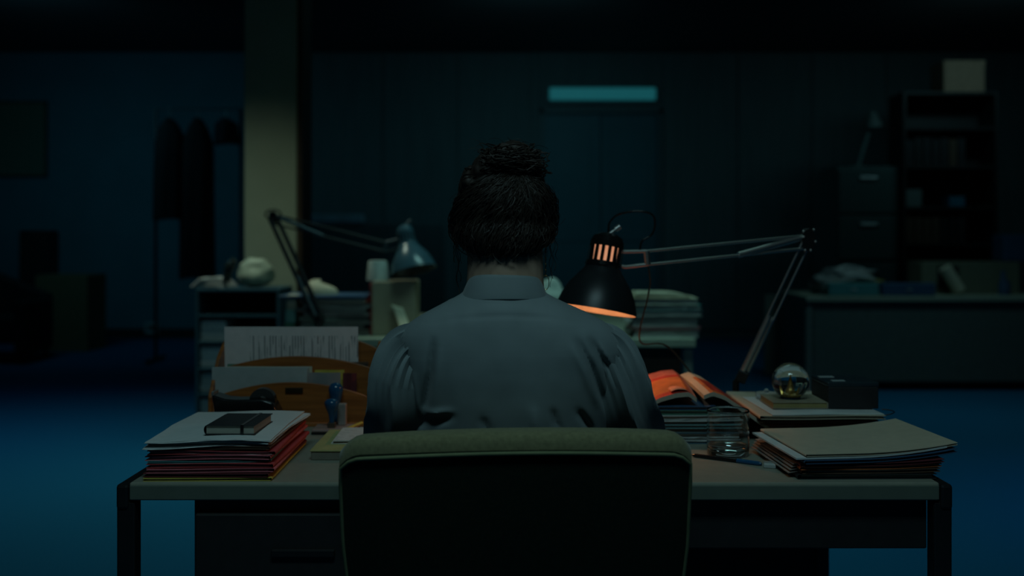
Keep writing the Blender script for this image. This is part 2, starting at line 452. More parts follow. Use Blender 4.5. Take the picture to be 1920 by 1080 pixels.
print('ZL', ZL)
# black notebook
nb = thing('notebook', 'closed black notebook with an elastic band on the left paper pile', 'notebook', (-.53, 2.09, ZL))
def q4(px, py, zz): d = (CAMZ-zz)*F/(py-HZ); return Vector(((px-960)/F*d, d))
nb_c = [q4(392, 822, ZL+.002), q4(478, 827, ZL+.002), q4(519, 797, ZL+.002)]
e1 = nb_c[1]-nb_c[0]; ang = math.atan2(e1.y, e1.x); e2 = nb_c[2]-nb_c[1]
print('notebook', e1.length, e2.length, ang)
wN, dN = .094, .138
ncx, ncy = -.542, 2.078; ang = -.02
def nbM(): return rotM((ncx, ncy, ZL), ang)
Mn = nbM(); tN = .018
b = MB(); b.box(-wN/2, wN/2, -dN/2, dN/2, 0, .0016, Mn); b.box(-wN/2, wN/2, -dN/2, dN/2, tN-.0016, tN, Mn)
rows = []
for j in range(2):
    for k in range(7):
        a = PI/2+PI*k/6; rows.append(Mn @ Vector((-wN/2+math.cos(a)*tN/2*.6, -dN/2+j*dN, tN/2+math.sin(a)*tN/2)))
b.grid(rows, 7, 2)
b.build('cover', mat('black_leatherette', (.025, .028, .03), .45, var=.1, bump=.1, scale=200), nb, bevel=.0006)
MB().box(-wN/2-.001, wN/2-.003, -dN/2+.003, dN/2-.003, .0016, tN-.0016, Mn).build('pages', mat('notebook_pages', (.34, .33, .28), .8, var=.1, scale=100, stretch=(1, 1, 15)), nb)
b = MB(); xb = wN/2-.028
b.box(xb, xb+.006, -dN/2-.001, dN/2+.001, tN, tN+.0008, Mn); b.box(xb, xb+.006, -dN/2-.001, -dN/2, 0, tN+.0008, Mn); b.box(xb, xb+.006, dN/2, dN/2+.001, 0, tN+.0008, Mn)
b.build('elastic_band', M_blackp, nb)

# tape dispenser behind the left pile
td = thing('tape_dispenser', 'glossy black tape dispenser behind the left paper pile', 'tape dispenser', (-.565, 2.40, DZ))
x0, x1 = PX(402, 2.40), PX(525, 2.40)
prof = [(x0+.012, .0), (x1-.004, .0), (x1, .035), (x1-.001, .06), (x1-.012, .082), (x1-.035, .09), (x0+.055, .088), (x0+.03, .09), (x0, .10), (x0+.006, .06)]
b = MB(); n = len(prof)
v = []
for yy in (2.375, 2.435):
    for (a, h) in prof: v.append((a, yy, DZ+h))
b.add(v, [tuple(range(n)), tuple(range(2*n-1, n-1, -1))]+[(i, i+n, (i+1) % n+n, (i+1) % n) for i in range(n)])
b.build('body', M_blackp, td, bevel=.006, segs=4, smooth=True)
b = MB(); b.lathe([(.012, -.011), (.03, -.011), (.03, .011), (.012, .011), (.012, -.011)], 28, Matrix.Translation((x1-.04, 2.405, DZ+.082)) @ Matrix.Rotation(PI/2, 4, 'X'))
b.build('tape_roll', M_blackp, td, smooth=False)
b = MB(); b.box(x0-.003, x0+.003, 2.385, 2.425, DZ+.096, DZ+.106); b.build('cutter', M_chrome, td, bevel=.001)

# ------------------------------------------------------------------ wooden letter sorter
ls = thing('letter_sorter', 'orange-brown wooden letter sorter with arched dividers at the back left of the desk', 'letter sorter', (-.53, 2.62, DZ))
SX0, SX1 = -.735, -.338
def arch(y, th, zend, zpeak, name, m=M_wood):
    n = 24; v = []
    for yy in (y, y+th):
        for i in range(n+1):
            u = -1+2*i/n; xx = SX0+.006+(SX1-SX0-.012)*i/n
            v.append((xx, yy, zend+(zpeak-zend)*(math.cos(u*PI/2)**.8 if abs(u) < 1 else 0)))
        for i in range(n+1): v.append((SX0+.006+(SX1-SX0-.012)*i/n, yy, DZ+.006))
    N = 2*(n+1); fs = []
    for i in range(n):
        fs += [(i, n+1+i, n+2+i, i+1), (N+i, N+i+1, N+n+2+i, N+n+1+i), (i, i+1, N+i+1, N+i), (n+1+i, N+n+1+i, N+n+2+i, n+2+i)]
    fs += [(0, N, N+n+1, n+1), (n, n+n+1, N+n+n+1, N+n)]
    return MB().add(v, fs).build(name, m, ls, bevel=.0012)
fp = arch(2.53, .008, PZ(747, 2.53), PZ(717, 2.53), 'front_panel')
arch(2.60, .007, PZ(693, 2.6), PZ(668, 2.6), 'divider')
arch(2.675, .008, PZ(655, 2.675), PZ(622, 2.675), 'back_panel')
MB().box(SX0, SX1, 2.525, 2.69, DZ, DZ+.01).build('base', M_wood, ls, bevel=.002)
for xx in (SX0-.004, SX1-.004):
    v = []
    for a in (xx, xx+.009): v += [(a, 2.526, DZ+.004), (a, 2.69, DZ+.004), (a, 2.69, .925), (a, 2.66, .935), (a, 2.60, .90), (a, 2.57, .865), (a, 2.526, .812)]
    n = 7
    MB().add(v, [tuple(range(n)), tuple(range(2*n-1, n-1, -1))]+[(i, i+n, (i+1) % n+n, (i+1) % n) for i in range(n)]).build('side_panel', M_wood, ls, bevel=.002)
MB().box(PX(535, 2.528), PX(568, 2.528), 2.526, 2.531, PZ(737, 2.528), PZ(727, 2.528)).build('label_holder', mat('dark_bronze', (.05, .035, .02), .4, metal=.6), fp, bevel=.001)

def upright(name, label, cat, m, x0, x1, y, th, ztop, lean=0, group=None, nsheet=1, rnd=0):
    b = MB()
    for k in range(nsheet):
        yy = y+k*th/nsheet; ll = random.uniform(-rnd, rnd); hh = random.uniform(-rnd, rnd)
        n = 12; v = []
        for face in (0, 1):
            for j in (0, 1, 2):
                for i in range(n+1):
                    xx = x0+ll+(x1-x0)*i/n; f = j/2
                    v.append((xx, yy+face*th/nsheet*.8+lean*f+.002*math.sin(i*.6)*f, DZ+.011+(ztop+hh-DZ-.011)*f))
        N = 3*(n+1); fs = []
        for j in (0, 1):
            for i in range(n):
                a = j*(n+1)+i; fs += [(a, a+1, a+n+2, a+n+1), (N+a, N+a+n+1, N+a+n+2, N+a+1)]
        for i in range(n):
            a = 2*(n+1)+i; fs.append((a, a+1, N+a+1, N+a)); fs.append((i+1, i, N+i, N+i+1))
        for j in (0, 1):
            a = j*(n+1); fs.append((a, a+n+1, N+a+n+1, N+a)); a += n; fs.append((a+n+1, a, N+a, N+a+n+1))
        b.add(v, fs)
    return tag(b.build(name, m), label, cat, group)
M_print = print_mat('printed_columns_paper', (.74, .64, .62), (.27, .25, .25), 'X', 44, .5, x0=-.105, z1=PZ(612, 2.65)-DZ-.034)
upright('printed_sheet', 'tall white sheet with columns of print standing at the back of the letter sorter', 'paper', M_print, PX(424, 2.655), PX(673, 2.655), 2.648, .0016, PZ(612, 2.65), -.01)
upright('letter_bundle', 'white letters standing at the left front of the letter sorter', 'letters', M_white2, PX(400, 2.57), PX(578, 2.57), 2.56, .018, PZ(690, 2.56), -.004, nsheet=6, rnd=.002)
upright('letter_bundle', 'second sheaf of pale letters leaning just behind the left front letters in the sorter', 'letters', M_cream, PX(425, 2.58), PX(585, 2.58), 2.582, .006, PZ(688, 2.58), 0, nsheet=2, rnd=.001)
upright('plastic_wallet', 'small cloudy plastic wallet standing in front slot of the letter sorter', 'plastic wallet', mat('cloudy_plastic', (.26, .25, .25), .35), PX(577, 2.55), PX(638, 2.55), 2.55, .004, PZ(699, 2.55), 0)
upright('file_folder', 'black folder standing behind the middle divider of the letter sorter', 'folder', M_blackcard, PX(515, 2.62), PX(688, 2.62), 2.615, .006, PZ(683, 2.62), 0, 'folders standing in the letter sorter')
upright('file_folder', 'dark brown folder standing behind the middle divider of the letter sorter', 'folder', M_brown, PX(560, 2.63), PX(690, 2.63), 2.63, .005, PZ(679, 2.63), 0, 'folders standing in the letter sorter')
upright('file_folder', 'green folder whose edge shows at the left of the middle slot of the sorter', 'folder', M_green, PX(428, 2.63), PX(520, 2.63), 2.622, .004, PZ(682, 2.63), 0, 'folders standing in the letter sorter')
upright('file_folder', 'yellow folder edge at the right of the front slot of the letter sorter', 'folder', M_yellow, PX(590, 2.59), PX(645, 2.59), 2.592, .003, PZ(694, 2.59), 0, 'folders standing in the letter sorter')
upright('address_card', 'small maroon card standing at the right of the sorter front slot', 'card', M_maroon, PX(642, 2.57), PX(668, 2.57), 2.575, .002, PZ(700, 2.57), 0)

# ------------------------------------------------------------------ stamps, pad, notes
pdz = .012
px0, px1, py0, py1 = PX(586, 2.44), PX(668, 2.44), 2.42, 2.50
sp = thing('stamp_pad', 'flat grey stamp pad in front of the letter sorter', 'stamp pad', ((px0+px1)/2, 2.46, DZ))
MB().box(px0, px1, py0, py1, DZ, DZ+.006).build('base', M_blackp, sp, bevel=.002)
MB().box(px0+.001, px1-.001, py0+.001, py1-.001, DZ+.006, DZ+pdz).build('lid', mat('pinkish_tin', (.32, .22, .2), .4), sp, bevel=.002)
def stamp(x, y, z0, h, label):
    s = thing('hand_stamp', label, 'stamp', (x, y, z0), 'blue hand stamps')
    M = Matrix.Translation((x, y, z0))
    MB().box(x-.009, x+.009, y-.008, y+.008, z0, z0+.012).build('stamp_block', M_wood2, s, bevel=.001)
    prof = [(.0055, .012), (.006, .016), (.006, h*.3), (.0085, h*.48), (.0145, h*.68), (.0175, h*.82), (.0165, h*.9), (.011, h*.975), (.001, h)]
    MB().lathe([(.0001, .012)]+prof, 24, M).build('handle', M_blueglass, s, smooth=True)
    return s
stamp(PX(622, 2.45), 2.45, DZ+pdz, PZ(747, 2.45)-DZ-pdz, 'shorter blue-knobbed hand stamp standing on the stamp pad')
stamp(PX(630, 2.515), 2.512, DZ, PZ(717, 2.512)-DZ, 'taller blue-knobbed hand stamp behind the stamp pad')
b = MB(); b.box(PX(634, 2.48), PX(649, 2.48), 2.475, 2.495, DZ+pdz, PZ(757, 2.48))
tag(b.build('eraser_block', mat('pinkish_grey_block', (.28, .24, .22), .6), bevel=.002), 'upright pinkish grey block beside the hand stamps', 'eraser')
# tray with index cards
tr = thing('card_tray', 'low yellow-green card tray left of the chair, holding white note cards', 'tray', (-.34, 2.22, DZ))
tx_0, tx_1, ty0, ty1 = -.415, -.245, 2.145, 2.375
b = MB(); b.box(tx_0, tx_1, ty0, ty1, DZ, DZ+.018); b.build('base', mat('tray_grey_edge', (.20, .18, .14), .6), tr, bevel=.002)
b = MB(); b.box(tx_0-.002, tx_1+.002, ty0-.002, ty1+.002, DZ+.018, DZ+.021); b.build('top_board', mat('yellow_green_card', (.36, .34, .14), .7), tr, bevel=.001)
M_note = print_mat('note_card_paper', (.6, .57, .54), (.42, .40, .38), 'Y', 30, .5)
G = 'white note cards on the low tray'
zz = DZ+.0212
for i, (ox, oy, ro, lb) in enumerate([(0, 0, .0, 'lower white note card on the low tray'), (.006, .004, -.03, 'middle white note card on the low tray'), (.003, -.002, .02, 'top white note card with faint handwriting on the low tray')]):
    b = MB().slab(-.322+ox, 2.285+oy, zz, .125, .15, .0022, ro, 6, 6, lambda u, v: .0004*u); zz += .003
    tag(b.build('note_card', M_note), lb, 'note card', G)
b = MB().tube([(PX(650, 2.41), 2.41, DZ+.016), (PX(668, 2.4), 2.49, DZ+.016)], .0035, 6)
tag(b.build('pencil', M_yellow, smooth=True), 'short yellow pencil lying on the right end of the stamp pad', 'pencil')

# ------------------------------------------------------------------ right side stack behind the glass, with open magazine
G = 'books and folders stacked under the open magazine'
z = DZ; cx, cy = .385, 2.46
# each: w, d, t, mat, label
M_check = mat('blue_check_card', (.045, .11, .15), .5, var=.1)
M_binder = mat('dark_teal_binder', (.05, .10, .11), .5)
items = [(.262, .29, .024, M_check, 'blue squared ring binder at the bottom of the stack behind the tumbler', .0),
         (.255, .28, .009, mat('grey_card', (.20, .23, .22), .7), 'grey folder second from the bottom behind the tumbler', .01),
         (.262, .29, .008, mat('pale_teal_card', (.14, .30, .32), .7), 'teal folder in the middle of the stack behind the tumbler', -.01),
         (.262, .28, .006, M_white2, 'pale folder fourth from the bottom behind the tumbler', .02),
         (.268, .29, .013, M_white2, 'grey-white sheaf near the top of the stack behind the tumbler', .015),
         (.225, .27, .010, M_green, 'dark green folder left under the open magazine', -.02),
         (.215, .27, .008, M_navy, 'bluish folder topmost under the open magazine', .0)]
for i, (ww, dd, tt, mc, lb, ro) in enumerate(items):
    ox = 0 if i < 5 else -.035
    z = folder(cx+ox+(.004 if i % 2 else 0), cy, z, ww, dd, tt, ro, mc, lb, G, (lambda u, v: .002*max(0, u)**2) if i == 4 else None, name='folder' if i else 'ring_binder', cat='folder' if i else 'binder', pages=M_white2) + .0006
ZS = z
# open magazine, face down like a tent
mg = thing('open_magazine', 'open orange and red magazine draped face down over the stack beside the lamp arm', 'magazine', (.40, 2.38, ZS))
def mag_z(u):      # ridge profile over x, u = px
    pts = [(1195, 712), (1215, 702), (1240, 695), (1262, 693), (1275, 703), (1290, 697), (1310, 704), (1340, 724), (1370, 746), (1390, 760)]
    for a, c in zip(pts, pts[1:]):
        if u <= c[0]: t = (u-a[0])/(c[0]-a[0]); return a[1]+(c[1]-a[1])*t
    return pts[-1][1]
def leaf(pa, pb, d0, d1, lift, th, name, ms, front_drop, nx=22, ny=10):
    v = []
    for face in (0, 1):
        for j in range(ny+1):
            f = j/ny
            for i in range(nx+1):
                pxx = pa+(pb-pa)*i/nx; d = d1+(d0-d1)*f
                py = mag_z(pxx)
                zz0 = PZ(py, d1)            # ridge height at the far end
                X = PX(pxx, d1)+ (front_drop[1]*f)
                Z = zz0-front_drop[0]*f*f-face*th+lift
                v.append((X, d, Z))
    N = (nx+1)*(ny+1); fs = []; mi = []
    for j in range(ny):
        for i in range(nx):
            a = j*(nx+1)+i
            fs += [(a, a+nx+1, a+nx+2, a+1), (N+a, N+a+1, N+a+nx+2, N+a+nx+1)]
            u = i/nx; f = j/ny
            if .12 < u < .86 and .35 < f < .9: k = 1
            elif .05 < u < .9 and .22 < f < .95: k = 2
            else: k = 0
            mi += [k, 3]
    for i in range(nx):
        b_ = ny*(nx+1)+i; fs += [(i, i+1, N+i+1, N+i), (b_+1, b_, N+b_, N+b_+1)]; mi += [3, 3]
    for j in range(ny):
        a = j*(nx+1); b_ = a+nx; fs += [(a+nx+1, a, N+a, N+a+nx+1), (b_, b_+nx+1, N+b_+nx+1, N+b_)]; mi += [3, 3]
    mb = MB(); mb.v = v; mb.f = fs; mb.mi = mi
    return mb.build(name, ms, mg, smooth=False)
M_mag0 = mat('magazine_salmon', (.50, .14, .10), .35, var=.3, scale=25)
M_mag1 = mat('magazine_red', (.52, .055, .035), .35, var=.3, scale=25)
M_mag2 = mat('magazine_yellow', (.56, .17, .05), .35, var=.25, scale=25)
leaf(1195, 1275, 2.33, 2.60, 0, .010, 'left_leaf', [M_mag0, M_mag2, M_mag1, M_pages], (.016, -.006))
leaf(1275, 1390, 2.33, 2.60, 0, .009, 'right_leaf', [M_manila, M_mag1, M_mag2, M_pages], (.010, .010))
# curled page that shows under the ridge
rows = []
for j in range(6):
    f = j/5
    for i in range(12):
        a = -.5+i/11*2.9
        rows.append((PX(1272, 2.36)+.028*math.cos(a)*1.0, 2.335+.16*f, ZS+.019+.018*math.sin(a)*(1-.2*f)))
MB().grid(rows, 12, 6).build('curled_page', mat('salmon_page', (.7, .28, .16), .5), mg, smooth=True, solid=.0008)

# ------------------------------------------------------------------ tray stack with glass ball
G = 'folders in the back right stack under the glass globe'
z = DZ; cx, cy = .69, 2.50
its = [(.25, .34, .010, M_blackcard, 'black folder at the bottom of the back right stack', .0),
       (.245, .34, .009, M_brown, 'brown folder second in the back right stack', .01),
       (.26, .345, .009, M_blackcard, 'black folder third from the bottom of the back right stack', -.01),
       (.25, .34, .009, M_maroon, 'maroon folder in the middle of the back right stack', .012),
       (.262, .345, .008, M_brown, 'brown folder above the maroon one in the back right stack', .0),
       (.268, .35, .007, M_blackcard, 'black folder just below the pale top folder of the back right stack', -.01)]
for i, (ww, dd, tt, mc, lb, ro) in enumerate(its):
    z = folder(cx+rr.uniform(-.004, .004), cy, z, ww, dd, tt, ro, mc, lb, G) + .001
z = folder(.688, 2.478, z, .275, .365, .008, 0, M_manila, 'pale manila folder on top of the back right stack, under the glass globe', G, lambda u, v: .0008*math.sin(u*3), pages=M_white)+.001
ZT = z
b = MB().slab(.695, 2.43, ZT, .25, .26, .0015, .04, 10, 8, lambda u, v: .0006*math.cos(u*4))
tag(b.build('paper_sheaf', M_white), 'white sheets on the pale folder under the glass globe', 'papers')
ZT += .003
gx, gy = PX(1482, 2.42), 2.42
bk = thing('small_book', 'small flat book lying under the glass globe', 'book', (.66, 2.42, ZT))
bx0, bx1 = PX(1448, 2.37), PX(1552, 2.37)
MB().box(bx0, bx1, 2.365, 2.49, ZT, ZT+.002).box(bx0, bx1, 2.365, 2.49, ZT+.013, ZT+.015).box(bx1-.003, bx1, 2.365, 2.49, ZT, ZT+.015).build('cover', mat('olive_book_cover', (.30, .25, .17), .6), bk, bevel=.0006)
MB().box(bx0+.002, bx1-.003, 2.367, 2.488, ZT+.002, ZT+.013).build('pages', mat('yellowed_pages', (.32, .25, .10), .8), bk)
ZG = ZT+.015
gl = thing('glass_globe', 'clear glass snow globe with golden pieces inside on the back right stack', 'glass globe', (gx, gy, ZG))
R = .0425
MB().ball((gx, gy, ZG+R*.96), R, n=40, m=28).build('globe', M_glass, gl, smooth=True)
g = MB()
M = Matrix.Translation((gx, gy, ZG+.006))
g.lathe([(.001, .0), (.024, .0), (.022, .008), (.010, .014), (.006, .022), (.003, .034), (.0005, .045)], 12, M)
for k in range(6):
    a = k*PI/3+.3; g.tube([(gx+.010*math.cos(a), gy+.010*math.sin(a), ZG+.012), (gx+.017*math.cos(a), gy+.017*math.sin(a), ZG+.02+.006*(k % 3))], [.005, .001], 6)
g.build('gold_figure', mat('gold_paint', (.55, .33, .08), .3, metal=.7), gl)
MB().lathe([(.0001, .0), (.020, .0), (.024, .003), (.018, .006), (.0001, .006)], 30, Matrix.Translation((gx, gy, ZG))).build('base', mat('blue_glass_base', (.06, .14, .25), .2), gl, smooth=True)
# glass dish beside globe
dx, dy = PX(1437, 2.52), 2.52
di = MB().lathe([(.0001, 0), (.02, 0), (.026, .004), (.027, .014), (.025, .014), (.023, .005), (.0001, .003)], 30, Matrix.Translation((dx, dy, ZT)))
di.lathe([(.004, .014), (.006, .018), (.004, .023), (.0001, .024)], 16, Matrix.Translation((dx, dy, ZT)))
tag(di.build('glass_dish', M_clear, smooth=True), 'small lidded glass dish behind the globe, on the manila folder', 'glass dish')
# black box and clear case
kb = thing('black_box', 'black lidded box with two silver marks at the right of the glass globe', 'box', (.775, 2.44, ZT))
kx0, kx1 = PX(1552, 2.37), PX(1646, 2.37)
MB().box(kx0, kx1, 2.365, 2.50, ZT, ZT+.050).build('body', M_blackcard, kb, bevel=.002)
MB().box(kx0-.001, kx1+.001, 2.364, 2.501, ZT+.050, ZT+.060).build('lid', mat('dark_blue_lid', (.02, .035, .045), .3), kb, bevel=.002)
b = MB(); b.box(kx0+.015, kx0+.045, 2.385, 2.40, ZT+.06, ZT+.0612); b.box(kx0+.005, kx0+.04, 2.45, 2.468, ZT+.06, ZT+.0612)
b.build('silver_mark', mat('silver_label', (.45, .5, .5), .3), kb)
b = MB(); b.box(PX(1519, 2.5), kx0-.004, 2.50, 2.56, ZT, ZT+.052)
tag(b.build('clear_case', M_clear, bevel=.004), 'clear plastic case between the glass globe and the black box', 'plastic case')
# wire loop at the right of the stack
lp = [P(1640+28*math.cos(a)+8, 774+9*math.sin(a), 2.36)+Vector((0, .02*math.sin(a*1.3), 0)) for a in [k*PI/9-PI/2 for k in range(16)]]
tag(MB().tube(lp, .0013, 6).build('wire_loop', M_wood2, smooth=True), 'thin loop of dark cord at the right edge of the back right stack', 'cord')

# ------------------------------------------------------------------ front right pile
G = 'folders in the front right pile'
z = DZ; cx, cy = .675, 2.10
its = [(.262, .245, .010, M_blackcard, 'black folder at the bottom of the front right pile', .02, 0),
       (.265, .245, .007, M_brown, 'brown folder above the black one in the front right pile', .04, .004),
       (.272, .245, .006, M_orange, 'dull orange folder in the middle of the front right pile', .05, .003),
       (.275, .25, .006, M_maroon, 'maroon folder in the front right pile below the blue one', .04, .006)]
for i, (ww, dd, tt, mc, lb, ro, ox) in enumerate(its):
    z = folder(cx+ox, cy, z, ww, dd, tt, ro, mc, lb, G, (lambda i: (lambda u, v: .0022*i*max(0, u)**2))(i)) + .0008
cu = lambda u, v: .016*max(0, (u+.3)/1.3)**2 + .0015*(v+1)
z = folder(.69, 2.10, z, .30, .25, .007, .11, M_navy, 'blue folder curling up at the right below the manila top folder', G, cu, pages=M_white2)
b = MB().slab(.672, 2.10, z+.0012, .30, .245, .0032, .11, 12, 8, cu)
tag(b.build('paper_sheaf', M_white), 'white sheets sticking out left of the manila folder on the front right pile', 'papers')
z = folder(.693, 2.105, z+.0058, .30, .25, .005, .11, M_manila, 'manila folder curling up at its right corner on top of the front right pile', G, cu, pages=M_white)
# spine sheets at the left
b = MB()
for k in range(4):
    b.slab(.553+.003*k, 2.112, DZ+.012+k*.0055, .065, .245, .0015, .06, 6, 8, lambda u, v: -.003*max(0, -u)**2)
tag(b.build('paper_sheaf', mat('taupe_paper', (.24, .21, .19), .8)), 'taupe sheets sticking out at the left side of the front right pile', 'papers')

# pens, eraser
def pen(p0, p1, r, label, m1, m2, name='pen', cat='pen'):
    p0 = Vector(p0); p1 = Vector(p1); t = thing(name, label, cat, p0)
    a = p0.lerp(p1, .06); c = p0.lerp(p1, .66)
    MB().tube([p0, a, c], [.0008, r, r], 10).build('barrel', m1, t, smooth=True)
    MB().tube([c, c.lerp(p1, .85), p1], [r*1.2, r*1.2, r*.7], 10).build('cap', m2, t, smooth=True)
dd = 2.12
def onz(px, py, zz=DZ): d = (CAMZ-zz)*F/(py-HZ); return Vector(((px-960)/F*d, d, zz))
a = onz(1296, 853, DZ+.004); b2 = onz(1428, 870, DZ+.004)
pen(a, b2, .0042, 'black pen with a blue cap lying in front of the water glass', M_blackp, M_blueglass)
e = onz(1444, 876)
Me = rotM((e.x, e.y, DZ), -.3)
es_ = thing('eraser', 'small white eraser between the blue pen cap and the front right pile', 'eraser', (e.x, e.y, DZ))
MB().box(-.012, .012, -.014, .014, 0, .009, Me).build('rubber', M_white2, es_, bevel=.002)
MB().box(-.0125, .0125, -.006, .0145, -.0002, .0095, Me).build('sleeve', mat('grey_sleeve', (.22, .25, .24), .6), es_, bevel=.001)

# tumbler with a little water
gx, gy = PX(1365, 2.20), 2.20; hT = .095; rT = .0445
tm = thing('drinking_glass', 'clear drinking glass with a little water in front of the stacked books', 'glass', (gx, gy, DZ))
Mt = Matrix.Translation((gx, gy, DZ+.0003))
MB().lathe([(.0001, 0), (rT-.003, 0), (rT-.001, .003), (rT, .02), (rT, .024), (rT, hT-.004), (rT, hT), (rT-.0009, hT+.0012), (rT-.0018, hT), (rT-.0018, hT-.004), (rT-.0019, .026), (rT-.0020, .021), (rT-.0026, .016), (rT-.0045, .012), (rT-.008, .0105), (.0001, .010)], 56, Mt).build('glass', M_glass, tm, smooth=True)
MB().lathe([(.0001, .0098), (rT-.0080, .0108), (rT-.0045, .0123), (rT-.0027, .016), (rT-.0021, .0208), (rT-.0021, .022), (.0001, .022)], 56, Mt).build('water', M_water, tm, smooth=True)

# ------------------------------------------------------------------ architect lamps
def arch_lamp(nm, label, Pf, base, pivot, knuckle, hpiv, captop, rimc, rimr, tilt, mshade, mmetal, lit=0, deskz=DZ, k=1.0):
    """all joints are world points"""
    t = thing(nm, label, 'lamp', (base[0], base[1], deskz))
    base = Vector(base); pivot = Vector(pivot); kn = Vector(knuckle); hp = Vector(hpiv); ct = Vector(captop)
    bs = MB(); bs.lathe([(.0001, 0), (.030*k, 0), (.030*k, .008), (.026*k, .014), (.015*k, .02), (.012*k, .03), (.0001, .03)], 32, Matrix.Translation((base[0], base[1], deskz)))
    bs.build('base', M_black, t, smooth=True, bevel=.001)
    MB().tube([(base[0], base[1], deskz+.02), (base[0], base[1], pivot.z-.02), pivot], [.009*k, .009*k, .007*k], 14).build('post', M_black, t, smooth=True)
    # lower arm: two rods, two spring tubes
    ax = (kn-pivot).normalized(); sd = Vector((ax.z, 0, -ax.x)).normalized()*(.011*k)
    fy = Vector((0, .007*k, 0))
    rod = MB()
    for s, q in ((1, 1), (-1, -1)):
        rod.tube([pivot+sd*s+fy*q, kn+sd*s+fy*q], (.0036 if lit else .0085)*k, 8)
    rod.build('lower_arm', M_black if not lit else M_chrome, t, smooth=True)
    spg = MB()
    for s in (1, -1):
        a = pivot+sd*s*.6+fy*s; b_ = a+(kn-pivot)*.42
        spg.tube([a, b_], .0068*k, 10); spg.tube([b_, b_+(kn-pivot)*.02], .0035*k, 8)
    spg.build('spring', mmetal, t, smooth=True)
    MB().box(-.016*k, .016*k, -.014*k, .014*k, -.02*k, .012*k, axisM(pivot, ax)).build('base_joint', M_black, t, bevel=.004*k)
    # knuckle
    kk = MB()
    kd = min(k, 1.0)
    for q in (-.013, .010):
        kk.lathe([(.0001, 0), (.022*kd, 0), (.022*kd, .003*k), (.0001, .003*k)], 28, Matrix.Translation((kn.x, kn.y+q*k, kn.z)) @ Matrix.Rotation(-PI/2, 4, 'X') @ Matrix.Diagonal((.8, 1.35, 1, 1)))
    kj = kk.build('elbow_joint', M_black, t, bevel=.001)
    bo = MB()
    for ox, oz in ((-.014, .022), (-.014, .008), (.012, .026), (.016, -.004), (-.010, -.026), (.004, -.026)):
        bo.ball((kn.x+ox*kd, kn.y-.015*k, kn.z+oz*kd), .0034*k, n=10, m=8)
    bo.build('bolt', mmetal, kj, smooth=True)
    # upper arm
    ax2 = (hp-kn).normalized(); up = Vector((-ax2.z, 0, ax2.x)); up = up if up.z > 0 else -up
    ra = MB()
    top0 = kn+up*.012*k; bot0 = kn-up*.022*k; top1 = hp+up*.016*k; bot1 = hp-up*.018*k
    ra.tube([top0, top1], .0036*k, 8); ra.tube([bot0, bot1], .0036*k, 8)
    ra.build('upper_arm', M_black if not lit else M_chrome, t, smooth=True)
    s0 = kn-ax2*-.012+up*.008*k; s1 = bot0.lerp(bot1, .46)
    MB().tube([s0, s0.lerp(s1, .97)], .0074*k, 10).tube([s0.lerp(s1, .95), s1], .003*k, 8).build('spring', mmetal, t, smooth=True)
    # head bracket
    axis = (Vector(rimc)-ct); L = axis.length; A = axisM(ct, axis)
    hb = MB(); hb.tube([top1, bot1], .008*k, 10)
    cside = ct+axis*.30
    hb.tube([top1, top1.lerp(cside, .5)+Vector((0, 0, .006)), ct+axis*.22], .0045*k, 8); hb.tube([bot1, bot1.lerp(ct+axis*.42, .5)-Vector((0, 0, .004)), ct+axis*.38], .0045*k, 8)
    hb.build('head_bracket', mmetal, t, smooth=True)
    R0 = rimr
    # shade bell
    prof = [(.36*R0, .40*L), (.42*R0, .42*L), (.48*R0, .48*L), (.60*R0, .56*L), (.76*R0, .67*L), (.88*R0, .79*L), (.96*R0, .91*L), (R0, L), (.975*R0, L)]
    inn = [(r-.0015, z_) for r, z_ in prof[-2::-1]]
    sh = MB().lathe(prof+inn, 56, A); so = sh.build('lamp_shade', mshade, t, smooth=True)
    MB().lathe([(r-.0026, z_-.0004*(i==0)) for i, (r, z_) in enumerate(prof[-2::-1])], 56, A).build('shade_lining', mat('aged_enamel', (.20, .17, .15), .4), so, smooth=True)
    # cap: dome, slats, ring
    cr = (.41 if lit else .37)*R0
    c = MB()
    c.lathe([(.0001, -.02*L), (.5*cr, -.01*L), (.85*cr, .03*L), (cr, .10*L), (cr*1.02, .17*L), (cr*.96, .17*L), (cr*.9, .10*L), (.0001, .03*L)], 40, A)
    c.lathe([(cr*.96, .365*L), (cr*1.08, .365*L), (cr*1.12, .42*L), (cr*1.05, .46*L), (cr*.9, .42*L)], 40, A)
    n = 16
    for i in range(n):
        a = 2*PI*i/n; c.lathe([(cr*.95, .16*L), (cr*1.03, .16*L), (cr*1.06, .37*L), (cr*.95, .37*L), (cr*.95, .16*L)], 3, A, a, a+2*PI/n*.5)
    c.build('shade_cap', M_blackp if lit else mshade, t, smooth=False)
    sw = MB(); p = A @ Vector((0, 0, .0)); q = p+Vector((.028*k, 0, .020*k))
    sw.tube([p, p.lerp(q, .6)], .0045*k, 10); sw.tube([p.lerp(q, .6), q], .0075*k, 12)
    sw.build('switch', mmetal, t, smooth=True)
    if lit:
        bl = MB(); bl.ball(A @ Vector((0, 0, .55*L)), .026, n=24, m=16); bl.tube([A @ Vector((0, 0, .10*L)), A @ Vector((0, 0, .5*L))], [.029, .027], 16)
        bl.build('bulb', mat('warm_bulb_glow', (.8, .5, .3), .4, emit=(1.0, .42, .22), es=.55), t, smooth=True)
        ld = bpy.data.lights.new('bulb_light', 'POINT'); ld.energy = lit; ld.color = (1, .42, .17); ld.shadow_soft_size = .012
        lo = bpy.data.objects.new('bulb_light', ld); COL.objects.link(lo); lo.parent = t
        lo.location = (A @ Vector((0, 0, .74*L)))-ROOT[t.name]
    return t, A, L
LY = 2.52
rimc = P(1117, 582, LY-.01); 
M_shade = mat('dark_lamp_enamel', (.014, .018, .02), .38, var=.05)
